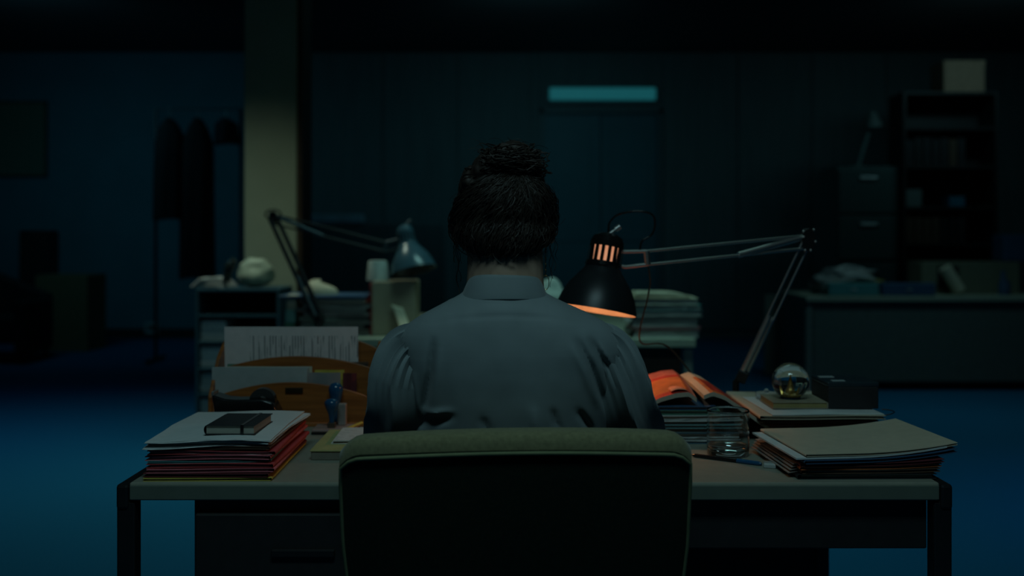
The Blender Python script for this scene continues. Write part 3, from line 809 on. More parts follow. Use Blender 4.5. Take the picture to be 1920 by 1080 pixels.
ct = P(1141, 440, LY); 
# tip the opening a little towards the seated person
rimc = rimc+Vector((0, -.013, 0))
lt, LA, LL = arch_lamp('architect_lamp', 'lit black architect lamp with springs at the back right of the desk', P, (.583, 2.708, 0), P(1393, 703, 2.70), P(1514, 450, 2.66), P(1213, 483, LY+.01), ct, rimc, .098, 0, M_shade, M_chrome, lit=1.5)
cd_ = [P(1141, 438, LY), P(1143, 418, LY), P(1160, 402, LY), P(1195, 396, LY-.01), P(1222, 402, LY-.01), P(1228, 420, LY), P(1222, 440, LY+.01), P(1204, 452, LY+.01), P(1200, 468, LY+.01)]
MB().tube(spline(cd_, 6), .0026, 8).build('cord', M_blackp, lt, smooth=True)
MB().tube(spline([P(1216, 500, LY+.01), P(1219, 530, LY+.02), P(1214, 560, LY+.03), P(1200, 640, LY+.08), (.4, 2.66, .92), (.5, 2.70, .80)], 6), .0022, 6).build('hanging_cord', M_wood2, lt, smooth=True)

# ------------------------------------------------------------------ green chair
ch = thing('office_chair', 'green velvet office chair with a wide rounded backrest behind the person', 'chair', (0.005, 1.95, 0))
CX0, CX1 = PX(628, 1.625), PX(1305, 1.625)
ccx = (CX0+CX1)/2; chw = (CX1-CX0)/2
def backrest():
    # rows go round the section (y,z) ; columns across x
    nx = 48; rows = []
    H0, H1 = .50, .893
    sec = []     # (fy 0 near camera..1 person side, fz 0..1) cross-section of pad
    n = 40
    for k in range(n):
        a = 2*PI*k/n; c, s = math.cos(a), math.sin(a)
        e = .5
        sec.append((math.copysign(abs(c)**.6, c), math.copysign(abs(s)**.28, s)))
    for k in range(n):
        cy_, sz_ = sec[k]
        for i in range(nx+1):
            u = -1+2*i/nx
            # corner rounding of outline
            uu = abs(u); e = 1.0
            f = (1-max(0, (uu-.86)/.14)**2.4)
            shr = 1-(1-f)*.11
            zc = (H0+H1)/2; hz = (H1-H0)/2*shr
            zz = zc+hz*sz_
            top = max(0, sz_)
            zz += -.012*u*u*top + (.004*u*top)
            th = .047*(1-.25*(uu**6))
            tilt = (zz-.5)*.25
            xw = chw*(1-.05*max(0, (.70-zz)/.2))
            x_ = ccx+u*xw
            y_ = 1.765-tilt + cy_*th + .018*u*u*-1*0 + .03*(u*u)*.5
            # dome over the front
            rows.append((x_, y_, zz))
    b = MB()
    nu = nx+1
    fs = []
    for k in range(n):
        l = (k+1) % n
        for i in range(nx): fs.append((k*nu+i, k*nu+i+1, l*nu+i+1, l*nu+i))
    fs.append(tuple(k*nu for k in range(n))); fs.append(tuple(k*nu+nx for k in range(n))[::-1])
    b.add(rows, fs)
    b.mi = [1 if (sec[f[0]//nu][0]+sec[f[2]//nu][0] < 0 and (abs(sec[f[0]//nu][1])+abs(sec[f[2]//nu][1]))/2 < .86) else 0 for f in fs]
    bo = b.build('backrest', [M_chair, M_chair_shade], ch, smooth=True)
    # piping along the near rim of the top and down the sides
    pts = []
    def near(u, zfrac):
        uu = abs(u); f = (1-max(0, (uu-.86)/.14)**2.4); shr = 1-(1-f)*.11
        zz = (H0+H1)/2+(H1-H0)/2*shr*zfrac-.012*u*u+.004*u
        th = .047*(1-.25*(uu**6)); y_ = 1.765-(zz-.5)*.25-th*.99+.015*u*u
        return (ccx+u*chw*(1-.05*max(0, (.70-zz)/.2)), y_, zz)
    for i in range(12): pts.append(near(-.995, -.7+1.5*i/12))
    for i in range(41): pts.append(near(-.99+1.98*i/40, .84))
    for i in range(12): pts.append(near(.995, .8-1.5*(i+1)/12))
    MB().tube(pts, .0032, 8).build('piping', mat('green_piping', (.15, .17, .085), .8), bo, smooth=True)
    return bo
backrest()
b = MB()
nn = 28
rows = []
for (zz, sc) in ((.405, .93), (.415, .99), (.44, 1.0), (.475, .97), (.487, .85), (.49, .5)):
    for k in range(nn):
        a = 2*PI*k/nn; c, s = math.cos(a), math.sin(a)
        rows.append((ccx+.25*sc*math.copysign(abs(c)**.55, c), 1.96+.235*sc*math.copysign(abs(s)**.55, s), zz))
b.grid(rows, nn, 6, wrap=True); b.add(rows[:nn], [tuple(range(nn))[::-1]]); b.add(rows[-nn:], [tuple(range(nn))])
b.build('seat', M_chair, ch, smooth=True)
MB().box(ccx-.03, ccx+.03, 1.70, 1.712, .36, .56).box(ccx-.03, ccx+.03, 1.70, 1.98, .36, .372).build('back_support', M_black, ch, bevel=.003)
MB().tube([(ccx, 1.95, .12), (ccx, 1.95, .26), (ccx, 1.95, .26), (ccx, 1.95, .405)], [.03, .03, .02, .02], 16).build('column', M_black, ch, smooth=True)
for k in range(5):
    a = 2*PI*k/5+.3; dx_, dy_ = math.cos(a), math.sin(a)
    lg = MB().tube([(ccx, 1.95, .13), (ccx+dx_*.28, 1.95+dy_*.28, .075)], [.022, .014], 10).build('leg', M_black, ch, smooth=True)
    MB().lathe([(.0001, -.02), (.025, -.02), (.03, -.014), (.03, .014), (.025, .02), (.0001, .02)], 20, Matrix.Translation((ccx+dx_*.28, 1.95+dy_*.28, .03)) @ Matrix.Rotation(a, 4, 'Z') @ Matrix.Rotation(PI/2, 4, 'X')).tube([(ccx+dx_*.28, 1.95+dy_*.28, .03), (ccx+dx_*.28, 1.95+dy_*.28, .075)], .008, 8).build('castor', M_blackp, lg, smooth=True)

# ------------------------------------------------------------------ the person
pr = thing('person', 'woman in grey-blue blouse seen from behind, dark curly hair pinned up, seated at desk', 'person', (0, 1.93, 0))
BX = -.012
HC = Vector((-.016, 1.902, 1.236))      # skull centre
b = MB()
def C(p0, r0, p1, r1): b.cap(p0, r0, p1, r1)
# trunk
b.ball((BX, 1.93, .56), (.165, .12, .13)); b.ball((BX, 1.885, .72), (.13, .085, .14)); b.ball((BX, 1.855, .90), (.145, .085, .14))
C((BX-.13, 1.865, .99), .052, (BX+.13, 1.865, .99), .052)
C((BX, 1.84, 1.04), .060, (BX-.003, 1.842, 1.16), .056)
for s in (-1, 1): C((BX+s*.016, 1.845, 1.04), .056, (BX+s*.014, 1.85, 1.17), .053); C((BX+s*.04, 1.85, 1.06), .035, (BX+s*.13, 1.86, 1.0), .045)
# head, bowed: forward (+y) and down
Hm = Matrix.Translation(HC) @ Matrix.Rotation(-.32, 4, 'X')
def H(x, y, z): return Hm @ Vector((x, y, z))
b.ball(H(0, -.005, .01), (.074, .088, .082), Hm.to_3x3().to_4x4(), 28, 18)
b.ball(H(0, .030, -.035), (.058, .062, .068), Hm.to_3x3().to_4x4(), 24, 16)
C(H(-.03, .035, -.07), .022, H(.0, .07, -.088), .018); C(H(.03, .035, -.07), .022, H(.0, .07, -.088), .018)
C(H(0, .085, .005), .008, H(0, .107, -.028), .010)
for s in (-1, 1):
    b.ball(H(s*.012, .098, -.031), .007, n=12, m=8)
    b.ball(H(s*.030, .078, -.002), (.013, .010, .008), n=12, m=8)
    C(H(s*.012, .086, .016), .006, H(s*.045, .072, .014), .006)
    C(H(s*.02, .082, -.03), .016, H(s*.045, .062, -.02), .018)
    # ears
    b.ball(H(s*.088, -.008, -.024), (.008, .017, .030), Hm.to_3x3().to_4x4(), 16, 10)
    C(H(s*.080, .0, -.015), .010, H(s*.070, .005, -.015), .015)
C(H(-.02, .088, -.055), .006, H(.02, .088, -.055), .006); C(H(-.016, .086, -.062), .007, H(.016, .086, -.062), .007)
# arms
SH = {-1: Vector((-.165, 1.865, .985)), 1: Vector((.150, 1.865, .985))}
EL = {-1: Vector((-.215, 1.965, .795)), 1: Vector((.228, 1.965, .795))}
WR = {-1: Vector((-.115, 2.165, .775)), 1: Vector((.115, 2.165, .78))}
for s in (-1, 1):
    C(SH[s], .048, EL[s], .036); C(EL[s], .037, WR[s], .023)
    dirv = (Vector((s*.045, 2.24, .765))-WR[s]).normalized(); palm = WR[s]+dirv*.055
    side = Vector((-dirv.y, dirv.x, 0)).normalized()
    # palm
    for o_ in (-.026, -.009, .009, .026): C(WR[s]+dirv*.012+side*o_*.6, .014, WR[s]+dirv*.075+side*o_, .0115)
    lens = [.062, .072, .068, .052]
    for k, o_ in enumerate((-.029, -.0097, .0097, .029)):
        a = WR[s]+dirv*.082+side*o_; L_ = lens[k if s < 0 else 3-k]
        j1 = a+dirv*L_*.45+Vector((0, 0, .008)); j2 = j1+dirv*L_*.30+Vector((0, 0, -.008)); j3 = j2+dirv*L_*.2+Vector((0, 0, -.012))
        C(a, .0092, j1, .0085); C(j1, .0085, j2, .0078); C(j2, .0078, j3, .0068)
    ts = side*(-1 if dirv.x*0+s > 0 else 1)
    tb_ = side if (side.x*-s) > 0 else -side
    C(WR[s]+dirv*.02+tb_*.02, .013, WR[s]+dirv*.05+tb_*.045, .0105); C(WR[s]+dirv*.05+tb_*.045, .0105, WR[s]+dirv*.078+tb_*.052+Vector((0, 0, -.004)), .0085)
# legs
for s in (-1, 1):
    hp_ = Vector((BX+s*.09, 1.96, .555)); kn_ = Vector((BX+s*.11, 2.36, .52)); an_ = Vector((BX+s*.11, 2.32, .10))
    C(hp_, .085, kn_, .055); C(kn_, .054, an_, .034); C(an_, .034, an_+Vector((0, .13, -.05)), .025)
body = b.build('body', M_skin, pr, smooth=True)
q = body.modifiers.new('r', 'REMESH'); q.mode = 'VOXEL'; q.voxel_size = .0045; q.use_smooth_shade = True
q = body.modifiers.new('c', 'SMOOTH'); q.factor = .5; q.iterations = 4

# blouse
tab = [(1.106, .068, 1.780, 1.90), (1.098, .080, 1.768, 1.905), (1.085, .105, 1.760, 1.91), (1.068, .143, 1.752, 1.92), (1.050, .176, 1.745, 1.93),
       (1.030, .196, 1.739, 1.94), (1.0, .202, 1.733, 1.95), (.96, .194, 1.731, 1.965), (.90, .180, 1.735, 1.97), (.84, .170, 1.745, 1.965), (.78, .166, 1.765, 1.96), (.70, .172, 1.785, 1.995), (.60, .18, 1.80, 2.04), (.52, .19, 1.81, 2.07)]
def smtab(z):
    w = [(-.018, 1), (-.009, 2), (0, 3), (.009, 2), (.018, 1)]
    if z > 1.09: w = [(-.006, 1), (0, 2), (.006, 1)]
    vs_ = [(lerpk(tab, z+a), b) for a, b in w]; W = sum(b for _, b in vs_)
    return tuple(sum(v[i]*b for v, b in vs_)/W for i in range(3))
def S(px, py): return ((px-960)/1114.0, CAMZ-(py-HZ)/1114.0)
folds = []      # polyline, amp, width
def fold(pts, amp, w): folds.append(([S(*p) for p in pts], amp, w))
fold([(812, 640), (806, 700), (796, 755), (786, 800)], -.011, .0065)
fold([(822, 650), (818, 720), (812, 790)], .003, .010)
fold([(1085, 640), (1110, 690), (1128, 740), (1150, 790)], -.0085, .006)
fold([(1072, 645), (1098, 700), (1120, 760)], .004, .007)
fold([(1110, 640), (1140, 690), (1155, 740), (1160, 790)], -.011, .007)
fold([(1126, 650), (1154, 700), (1170, 745)], .0055, .006)
fold([(1085, 770), (1100, 795), (1112, 815)], -.008, .006)
fold([(1036, 765), (1042, 790), (1050, 812)], -.005, .005)
fold([(1000, 760), (1004, 790), (1010, 815)], .003, .006)
fold([(905, 780), (912, 800), (918, 820)], -.004, .006)
fold([(845, 782), (800, 795), (770, 812)], -.009, .008)
fold([(850, 770), (815, 776), (790, 775)], .004, .006)
fold([(745, 655), (757, 700), (765, 760), (775, 805)], -.008, .007)
fold([(770, 700), (775, 750), (782, 790)], .004, .007)
fold([(1192, 650), (1188, 700), (1176, 760), (1170, 800)], -.010, .008)
fold([(940, 565), (942, 620), (945, 700)], .0015, .02)
fold([(790, 610), (860, 597), (945, 592), (1030, 596), (1110, 610)], -.0008, .004)
def fdist(x, z, pl):
    best = 9; tt = 0
    n = len(pl)-1
    for i in range(n):
        ax_, az = pl[i]; bx, bz = pl[i+1]; vx, vz = bx-ax_, bz-az; L2 = vx*vx+vz*vz
        t = max(0, min(1, ((x-ax_)*vx+(z-az)*vz)/L2)); d = math.hypot(x-ax_-vx*t, z-az-vz*t)
        if d < best: best = d; tt = (i+t)/n
    return best, tt
nth = 220; zs = []
zz = 1.106
while zz > .52: zs.append(zz); zz -= .0032 if zz > .83 else .01
rows = []
for zz in zs:
    hw, yb_, yf_ = smtab(zz); yc = (yb_+yf_)/2; dp = (yf_-yb_)/2
    for k in range(nth):
        th = -PI/2+2*PI*k/nth
        c, s_ = math.cos(th), math.sin(th); e_ = 2/2.5
        x_ = -.014*min(1, max(0, (zz-1.0)/.09))+hw*math.copysign(abs(c)**e_, c); y_ = yc+dp*math.copysign(abs(s_)**e_, s_)
        if s_ < .2:
            dd_ = 0
            for pl_, am, wd in folds:
                ds, t_ = fdist(x_, zz, pl_)
                if ds < wd*3: dd_ += am*math.exp(-(ds/wd)**2)*1.45*math.sin(PI*min(max(t_*.96+.02, 0), 1))**.6
            dd_ += .0022*noise.noise(Vector((x_*14, zz*9, 3))) + .0010*noise.noise(Vector((x_*40, zz*25, 7)))
            y_ -= dd_
        rows.append((x_, y_, zz))
b = MB(); b.grid(rows, nth, len(zs), wrap=True)
# sleeves
def sleeve(s, ctr, rad, seed):
    pts = spline(ctr, 16); m = len(pts); nn = 96; rws = []
    rs = []
    for i in range(m):
        f = i/(m-1)*(len(rad)-1); k = min(int(f), len(rad)-2); rs.append(rad[k]+(rad[k+1]-rad[k])*(f-k))
    up = None
    for i, p in enumerate(pts):
        t = (pts[min(i+1, m-1)]-pts[max(i-1, 0)]).normalized(); f = i/(m-1)
        ref = Vector((0, 1, 0)); uu_ = (ref-t*ref.dot(t)).normalized(); vv = t.cross(uu_)
        for k in range(nn):
            a = 2*PI*k/nn
            g = math.exp(-((f-.13)/.13)**2)
            g2 = math.cos(7*a+seed+2.5*f+1.3*math.sin(3*f)); g2 = 1-2*abs(math.sin((7*a+seed+2.5*f+1.3*math.sin(3*f))/2))**.7
            r = rs[i]+.0048*g*math.cos(26*a+seed)+ .0062*math.sin(PI*min(1, f*1.1+.05))*g2*(1 if f < .75 else .5)
            r += .0026*noise.noise(Vector((math.cos(a)*2.2, math.sin(a)*2.2+seed, f*5)))
            rws.append(p+uu_*math.cos(a)*r+vv*math.sin(a)*r)
    b.grid(rws, nn, m, wrap=True)
sleeve(-1, [(-.145, 1.842, 1.004), (-.174, 1.832, .995), (-.191, 1.828, .955), (-.196, 1.848, .90), (-.210, 1.915, .84), (-.218, 1.965, .80), (-.185, 2.03, .787), (-.150, 2.10, .782), (-.122, 2.15, .776)],
       [.040, .052, .062, .064, .062, .055, .048, .042, .030], 0.4)
sleeve(1, [(.130, 1.842, 1.004), (.158, 1.832, .995), (.177, 1.828, .955), (.196, 1.848, .90), (.220, 1.915, .84), (.234, 1.965, .80), (.195, 2.03, .787), (.155, 2.10, .782), (.122, 2.15, .778)],
       [.040, .052, .060, .063, .063, .055, .048, .042, .030], 1.9)
shirt = b.build('blouse', M_shirt, pr, smooth=True)
b = MB()
for s in (-1, 1):
    a = WR[s]; e_ = EL[s]; t = (a-e_).normalized(); o_ = a-t*.028
    b.tube([o_, o_+t*.03], .0315, 28, caps=False)
b.build('cuff', M_shirt, shirt, smooth=True, solid=.003)
# collar: fall with a sharp lower edge
def collar_pt(a, lvl):
    # a=0 at the back; lvl 0 lower outer edge, 1 top, 2 inner lower
    cx_, cy_ = -.014, 1.838
    s_ = math.sin(a); c_ = math.cos(a)
    back = (c_+1)/2
    if lvl <= 1:
        rx = .0795+(.063-.0795)*lvl**1.3; ry = .0725+(.060-.0725)*lvl**1.2
        z_ = (1.0955+.003*s_)*(1-lvl)+(1.136)*lvl
    else:
        rx = .060; ry = .057; z_ = 1.134-.045*(lvl-1)
    z_ += -.030*(1-back)*(1 if lvl > .5 else 1.3)-.0015*math.sin(a*3+1)
    return (cx_+rx*math.copysign(abs(s_)**.82, s_), cy_-ry*math.copysign(abs(c_)**.72, c_), z_)
rws = []; NC = 90; lv = [0, .04, .15, .3, .45, .6, .75, .88, .95, 1.0, 1.1, 1.4, 1.8]
for l in lv:
    for i in range(NC):
        a = -2.75+5.5*i/(NC-1); rws.append(collar_pt(a, l))
MB().grid(rws, NC, len(lv)).build('collar', M_shirt, shirt, smooth=True, solid=.0022)
# trousers and shoes
b = MB()
for s in (-1, 1):
    b.tube(spline([(BX+s*.08, 1.93, .57), (BX+s*.09, 2.05, .57), (BX+s*.11, 2.35, .535), (BX+s*.11, 2.375, .46), (BX+s*.11, 2.33, .14)], 6), [.115]*3+[.105]*5+[.09]*5+[.078]*5+[.07]*7, 24)
b.build('trousers', M_trouser, pr, smooth=True)
for s in (-1, 1):
    a = Vector((BX+s*.11, 2.32, .0))
    b = MB()
    nn = 24; rws = []
    for (zz, sc) in ((.0, .9), (.006, 1.0), (.03, .98), (.06, .8), (.085, .55), (.09, .3)):
        for k in range(nn):
            t_ = 2*PI*k/nn; rws.append((a.x+.045*sc*math.cos(t_), a.y+.065+.135*sc*math.sin(t_)-(.04*(zz/.09)), zz+.001))
    b.grid(rws, nn, 6, wrap=True); b.add(rws[:nn], [tuple(range(nn))[::-1]]); b.add(rws[-nn:], [tuple(range(nn))])
    b.build('shoe', M_blackp, pr, smooth=True)

# hair: a mass hugging the skull, a bun, and many curling strands
b = MB()
Rh = Hm.to_3x3().to_4x4()
HX, HY, HZC = -.016, 1.885, 1.226
b.ball((HX, 1.872, HZC), (.087, .080, .080), None, 32, 24)
b.ball(H(0, -.012, .026), (.082, .091, .086), Rh, 32, 24)
for sg in (-1, 1): b.ball(H(sg*.066, .012, .012), (.018, .045, .040), Rh, 20, 12)
b.ball((HX, 1.856, 1.214), (.080, .067, .060), None, 28, 20)
b.ball((-.020, 1.832, 1.194), (.060, .050, .035), None, 24, 16)
b.ball((-.013, 1.868, 1.268), (.079, .074, .062), None, 28, 20)
b.ball((-.008, 1.868, 1.300), (.062, .062, .042), None, 24, 16)
b.ball((-.002, 1.850, 1.332), (.047, .044, .038), None, 24, 16)
b.ball((-.060, 1.868, 1.296), (.036, .04, .034), None, 20, 12)
b.ball((.018, 1.838, 1.320), (.036, .03, .036), None, 20, 12)
b.ball((-.034, 1.845, 1.316), (.040, .034, .036), None, 20, 12)
hm = b.build('hair', M_hair, pr, smooth=True)
q = hm.modifiers.new('r', 'REMESH'); q.mode = 'VOXEL'; q.voxel_size = .004; q.use_smooth_shade = True
tx = bpy.data.textures.new('hair_lumps', 'CLOUDS'); tx.noise_scale = .018; tx.noise_depth = 2
q = hm.modifiers.new('d', 'DISPLACE'); q.texture = tx; q.strength = .014; q.mid_level = .55; q.texture_coords = 'LOCAL'
hr = random.Random(11)
st = MB()
BUN = Vector((-.006, 1.848, 1.336))
def on_head(az, el, off):
    """az 0 at the back; el from -1 (nape) to 1"""
    cxh, cyh, czh = HX, HY, HZC
    rx, ry, rz = .086+off, .094+off, .094+off
    z_ = math.sin(el); c_ = math.cos(el)
    if el < 0: rx *= 1-.30*z_*z_; rz *= .86
    else: c_ = c_+.02*math.sin(2*el)
    cyh -= .045*max(0, -z_)
    return Vector((cxh+rx*c_*math.sin(az)+.012*max(0, z_), cyh-ry*c_*math.cos(az)-.02*max(0, z_), czh+rz*z_))
for i in range(1900):
    az = hr.gauss(0, 1.05); el0 = hr.uniform(-.84, .15) if abs(az) < 1.2 else hr.uniform(-.55, .3)
    if abs(az) > 1.75: continue
    az1 = az*.25+hr.uniform(-.25, .25)+.05; el1 = hr.uniform(.75, 1.15)
    off = hr.uniform(-.003, .009); n = 22; ph = hr.uniform(0, 6); wv = hr.uniform(.002, .0075); fq = hr.uniform(6, 20)
    pts = []
    for k in range(n):
        t = k/(n-1); a = az+(az1-az)*t**1.2; e = el0+(el1-el0)*t
        p = on_head(a, e, off+.004*math.sin(PI*t))
        p += Vector((math.cos(ph+fq*t), .6*math.sin(ph+fq*t), .5*math.sin(ph*2+fq*t)))*wv
        pts.append(p)
    st.tube(pts, [hr.uniform(.0005, .0010)]*(n-2)+[.0006, .0003], 4, caps=False)
for i in range(1000):     # bun coils
    ang0 = hr.uniform(0, 2*PI); R1 = hr.uniform(.014, .050); n = 14; tilt = hr.uniform(-.8, .8); az = hr.uniform(0, PI)
    c = BUN+Vector((hr.gauss(.004, .008), hr.gauss(0, .008), hr.gauss(-.004, .008)))
    if i % 5 == 0: c += Vector((-.048, .018, -.030)); R1 *= .62
    if i % 5 == 1: c += Vector((.018, .006, -.018)); R1 *= .7
    M = Matrix.Rotation(az, 3, 'Z') @ Matrix.Rotation(tilt, 3, 'X')
    sp_ = hr.uniform(1.2, 3.4); pts = []
    for k in range(n):
        t = k/(n-1); a = ang0+sp_*t
        r = R1*(1+.14*math.sin(a*6+ang0)+.06*math.sin(a*11)); p = M @ Vector((r*math.cos(a), r*math.sin(a), .004*math.sin(a*3)))
        pts.append(c+Vector((p.x, p.y, p.z*.72)))
    st.tube(pts, hr.uniform(.0007, .0014), 4, caps=False)
for i in range(150):     # frizz and flyaways
    az = hr.uniform(-1.7, 1.7); el = hr.uniform(-.7, 1.3); p = on_head(az, el, .002); 
    if el > .9: p = BUN+Vector((hr.uniform(-.05, .05), hr.uniform(-.03, .03), hr.uniform(.0, .03)))
    out = (p-Vector((HX, HY, HZC))).normalized(); n = 10; pts = []; cr_ = hr.uniform(.003, .008); tw = hr.uniform(3, 8); ph = hr.uniform(0, 6)
    tn = out.cross(Vector((0, 1, 0))).normalized(); ln = hr.uniform(.008, .026)
    if hr.random() < .5: tn = -tn
    for k in range(n):
        t = k/(n-1); pts.append(p+out*ln*t*.75+tn*ln*t*t+Vector((0, 0, -.004*t))+tn*cr_*math.sin(ph+tw*t)*t+out*cr_*math.cos(ph+tw*t)*t)
    st.tube(pts, .00035, 3, caps=False)
for (x0_, z0_, z1_, y0_) in ((-.099, 1.215, 1.085, 1.87), (-.097, 1.20, 1.12, 1.88), (-.100, 1.21, 1.10, 1.865), (.070, 1.215, 1.125, 1.88), (.074, 1.22, 1.14, 1.875), (.078, 1.225, 1.16, 1.87), (.068, 1.20, 1.11, 1.88)):
    n = 26; ph = hr.uniform(0, 6); pts = []
    for k in range(n):
        t = k/(n-1); pts.append((x0_+.0025*math.sin(ph+t*14)+.003*t, y0_+.003*math.cos(ph+t*14), z0_+(z1_-z0_)*t))
    st.tube(pts, .00055, 4, caps=False)
# nape wisps
for i in range(60):
    x_ = hr.uniform(-.075, .05); n = 8; p = Vector((x_, 1.793+abs(x_+.015)*.35, 1.174+abs(x_+.015)*.35+hr.uniform(-.004, .006))); pts = []
    for k in range(n):
        t = k/(n-1); pts.append(p+Vector((.002*math.sin(t*5+i), -.002, -.018*t*hr.uniform(.9, 1.0))))
    st.tube(pts, .0004, 3, caps=False)
sto = st.build('hair_strands', M_hair, hm, smooth=True)
# earrings
er = MB(); e0 = Vector((PX(1023, 1.86), 1.86, PZ(462, 1.86)))
pts = [e0+Vector((.0012*math.sin(k*2.1), 0, -.0035*k)) for k in range(16)]
er.tube(pts, .0007, 5)
for k in range(0, 16, 3): er.ball(pts[k], .0016, n=8, m=6)
lo_ = [pts[-1]+Vector((.006*math.sin(a), 0, -.012+.013*math.cos(a))) for a in [2*PI*k/16 for k in range(16)]]
er.tube(lo_, .0007, 5, closed=True)
er.build('earring', M_gold, pr, smooth=True)
er = MB(); e0 = Vector((PX(851, 1.86), 1.862, PZ(444, 1.86))); er.ball(e0, .0022, n=10, m=8)
pts = [e0+Vector((.001*math.sin(k*2.1), 0, -.0035*k)) for k in range(14)]; er.tube(pts, .0007, 5)
er.build('earring', M_gold, pr, smooth=True)

# ------------------------------------------------------------------ middle desks
def plain_desk(x0, x1, y0, y1, label, mtop, mbody, h=.74):
    t = thing('office_desk', label, 'desk', ((x0+x1)/2, (y0+y1)/2, 0))
    MB().box(x0, x1, y0, y1, h-.04, h).build('desktop', mtop, t, bevel=.004)
    for xx in (x0+.01, x1-.05):
        for yy in (y0+.02, y1-.06): MB().box(xx, xx+.04, yy, yy+.04, 0, h-.04).build('leg', M_greymetal, t, bevel=.003)
    MB().box(x0+.05, x1-.05, y0+.1, y0+.12, .28, h-.04).build('modesty_panel', mbody, t)
    return t
M_desk2 = mat('pale_green_laminate', (.30, .33, .26), .5, var=.05)
mx1 = PX(1305, 4.72)
plain_desk(-1.02, mx1, 4.72, 5.50, 'pale green-topped desk behind the seated person, nearer of the pair', M_desk2, M_wood2)
plain_desk(-1.02, mx1, 5.53, 6.30, 'pale green-topped desk, farther of the pair behind the seated person', M_desk2, M_wood2)
def stack(cx, cy, z0, spec, group, wd, dp, nm='folder', cat='folder'):
    z = z0
    for i, (t, m, lb, dx_, ro) in enumerate(spec):
        z = folder(cx+dx_, cy, z, wd*random.uniform(.94, 1.03), dp, t, ro, m, lb, group, name=nm, cat=cat, pages=M_white2)+.001
    return z
# left heap of files
hx = PX(632, 4.95)
sp_ = [(.018, M_white2, 'grey-white file at the bottom of the middle desk heap', .0, .03), (.014, M_brown, 'brown file second in the middle desk heap', .01, -.04), (.018, M_teal, 'teal file low in the middle desk heap', -.01, .05),
       (.020, M_blackcard, 'black file in the lower middle desk heap', .01, -.02), (.016, M_green, 'green file halfway up the middle desk heap', -.01, .06), (.022, M_maroon, 'maroon file in the upper middle desk heap', .01, .0),
       (.016, M_white2, 'pale file above the maroon one in the middle desk heap', -.005, -.05), (.022, M_brown, 'brown file near the top of the middle desk heap', .01, .03), (.018, M_manila, 'manila file under the blue tray of the middle desk heap', .0, -.02)]
zh = stack(hx, 4.98, .74, sp_, 'files heaped on the middle desk', .325, .27)
extra = (PZ(522, 4.9)-zh)
zh2 = zh+.001
b = MB().box(PX(527, 4.9), PX(690, 4.9), 4.84, 5.14, zh2, zh2+.014)
tag(b.build('letter_tray', M_navy, bevel=.004), 'flat blue tray lying on the middle desk file heap', 'tray')
# small files forming the ragged left side
for i, (a_, c_, m, lb) in enumerate([(.741, .80, M_green, 'small green card box left of the middle desk heap, lowest of three'), (.801, .862, mat('pale_teal_box', (.2, .42, .38), .7), 'small pale teal box left of the middle desk heap, middle of three'), (.863, .93, M_cream, 'small cream box left of the middle desk heap, topmost of three')]):
    tag(MB().box(PX(533+2*i, 4.86), PX(553+i, 4.86), 4.86, 4.95, a_, c_).build('card_box', m, bevel=.003), lb, 'box', 'small boxes left of the heap')
for i, (pz, m, lb) in enumerate([(556, M_white2, 'small white slip of card sticking out left of the middle heap, upper'), (574, M_green, 'small green-white card sticking out left of the middle heap, lower')]):
    pass
b = MB(); nn = 24; rws = []
for j in range(9):
    f = j/8
    for k in range(nn):
        a = 2*PI*k/nn; r = math.cos(f*PI/2)**.7; rws.append((PX(600, 4.95)+.082*r*math.cos(a)*(1+.05*math.sin(3*a)), 4.97+.07*r*math.sin(a), zh2+.0145+.058*math.sin(f*PI/2)*(1-.25*math.cos(a))))
b.grid(rws, nn, 9, wrap=True); b.add(rws[:nn], [tuple(range(nn))[::-1]])
tag(b.build('cloth_bundle', M_cream, smooth=True), 'rounded cream cloth bundle on the blue tray of the middle desk', 'cloth')
# box file + cup
bx0, bx1 = PX(697, 4.85), PX(778, 4.85)
bf = thing('box_file', 'upright beige box file with a red spine edge on the middle desk', 'box file', ((bx0+bx1)/2, 4.95, .74))
MB().box(bx0, bx1, 4.85, 5.09, .74, PZ(528, 4.85)).build('body', M_box, bf, bevel=.004)
MB().box(bx0-.012, bx0, 4.86, 5.08, .74, PZ(532, 4.85)).build('spine', M_red, bf, bevel=.002)
zc_ = PZ(528, 4.85)+.001
cxx = PX(706, 4.95)
b = MB().lathe([(.0001, 0), (.054, 0), (.053, .01), (.047, .085), (.042, .094), (.0001, .096)], 32, Matrix.Translation((cxx+.004, 4.97, zc_)))
tag(b.build('paper_cup', mat('white_cup', (.50, .56, .53), .6), smooth=True), 'white upturned cup standing on the beige box file', 'cup')
# leaning curled card
b = MB(); rws = []
for j in range(8):
    f = j/7
    for i in range(6):
        u = i/5; q0 = P(752+18*u, 624-4*u, 4.76); q1 = P(733+22*u, 577-6*(1-u), 4.84)
        p = q0.lerp(q1, f); rws.append(p+Vector((0, .02*math.sin(f*PI), 0)))
b.grid(rws, 6, 8)
tag(b.build('leaning_card', M_cream, smooth=True, solid=.003), 'curled cream card leaning against the beige box file', 'card')
# crumpled bag behind the lamp shade
b = MB(); b.ball((PX(1033, 5.1), 5.1, .74+.13), (.078, .07, .13), None, 28, 20)
bg = b.build('paper_bag', mat('crumpled_white', (.42, .50, .47), .7), smooth=True)
q = bg.modifiers.new('d', 'DISPLACE'); tx2 = bpy.data.textures.new('crumple', 'VORONOI'); tx2.noise_scale = .06; q.texture = tx2; q.strength = .03; q.texture_coords = 'LOCAL'
tag(bg, 'crumpled white paper bag on the middle desk just right of the neck', 'paper bag')
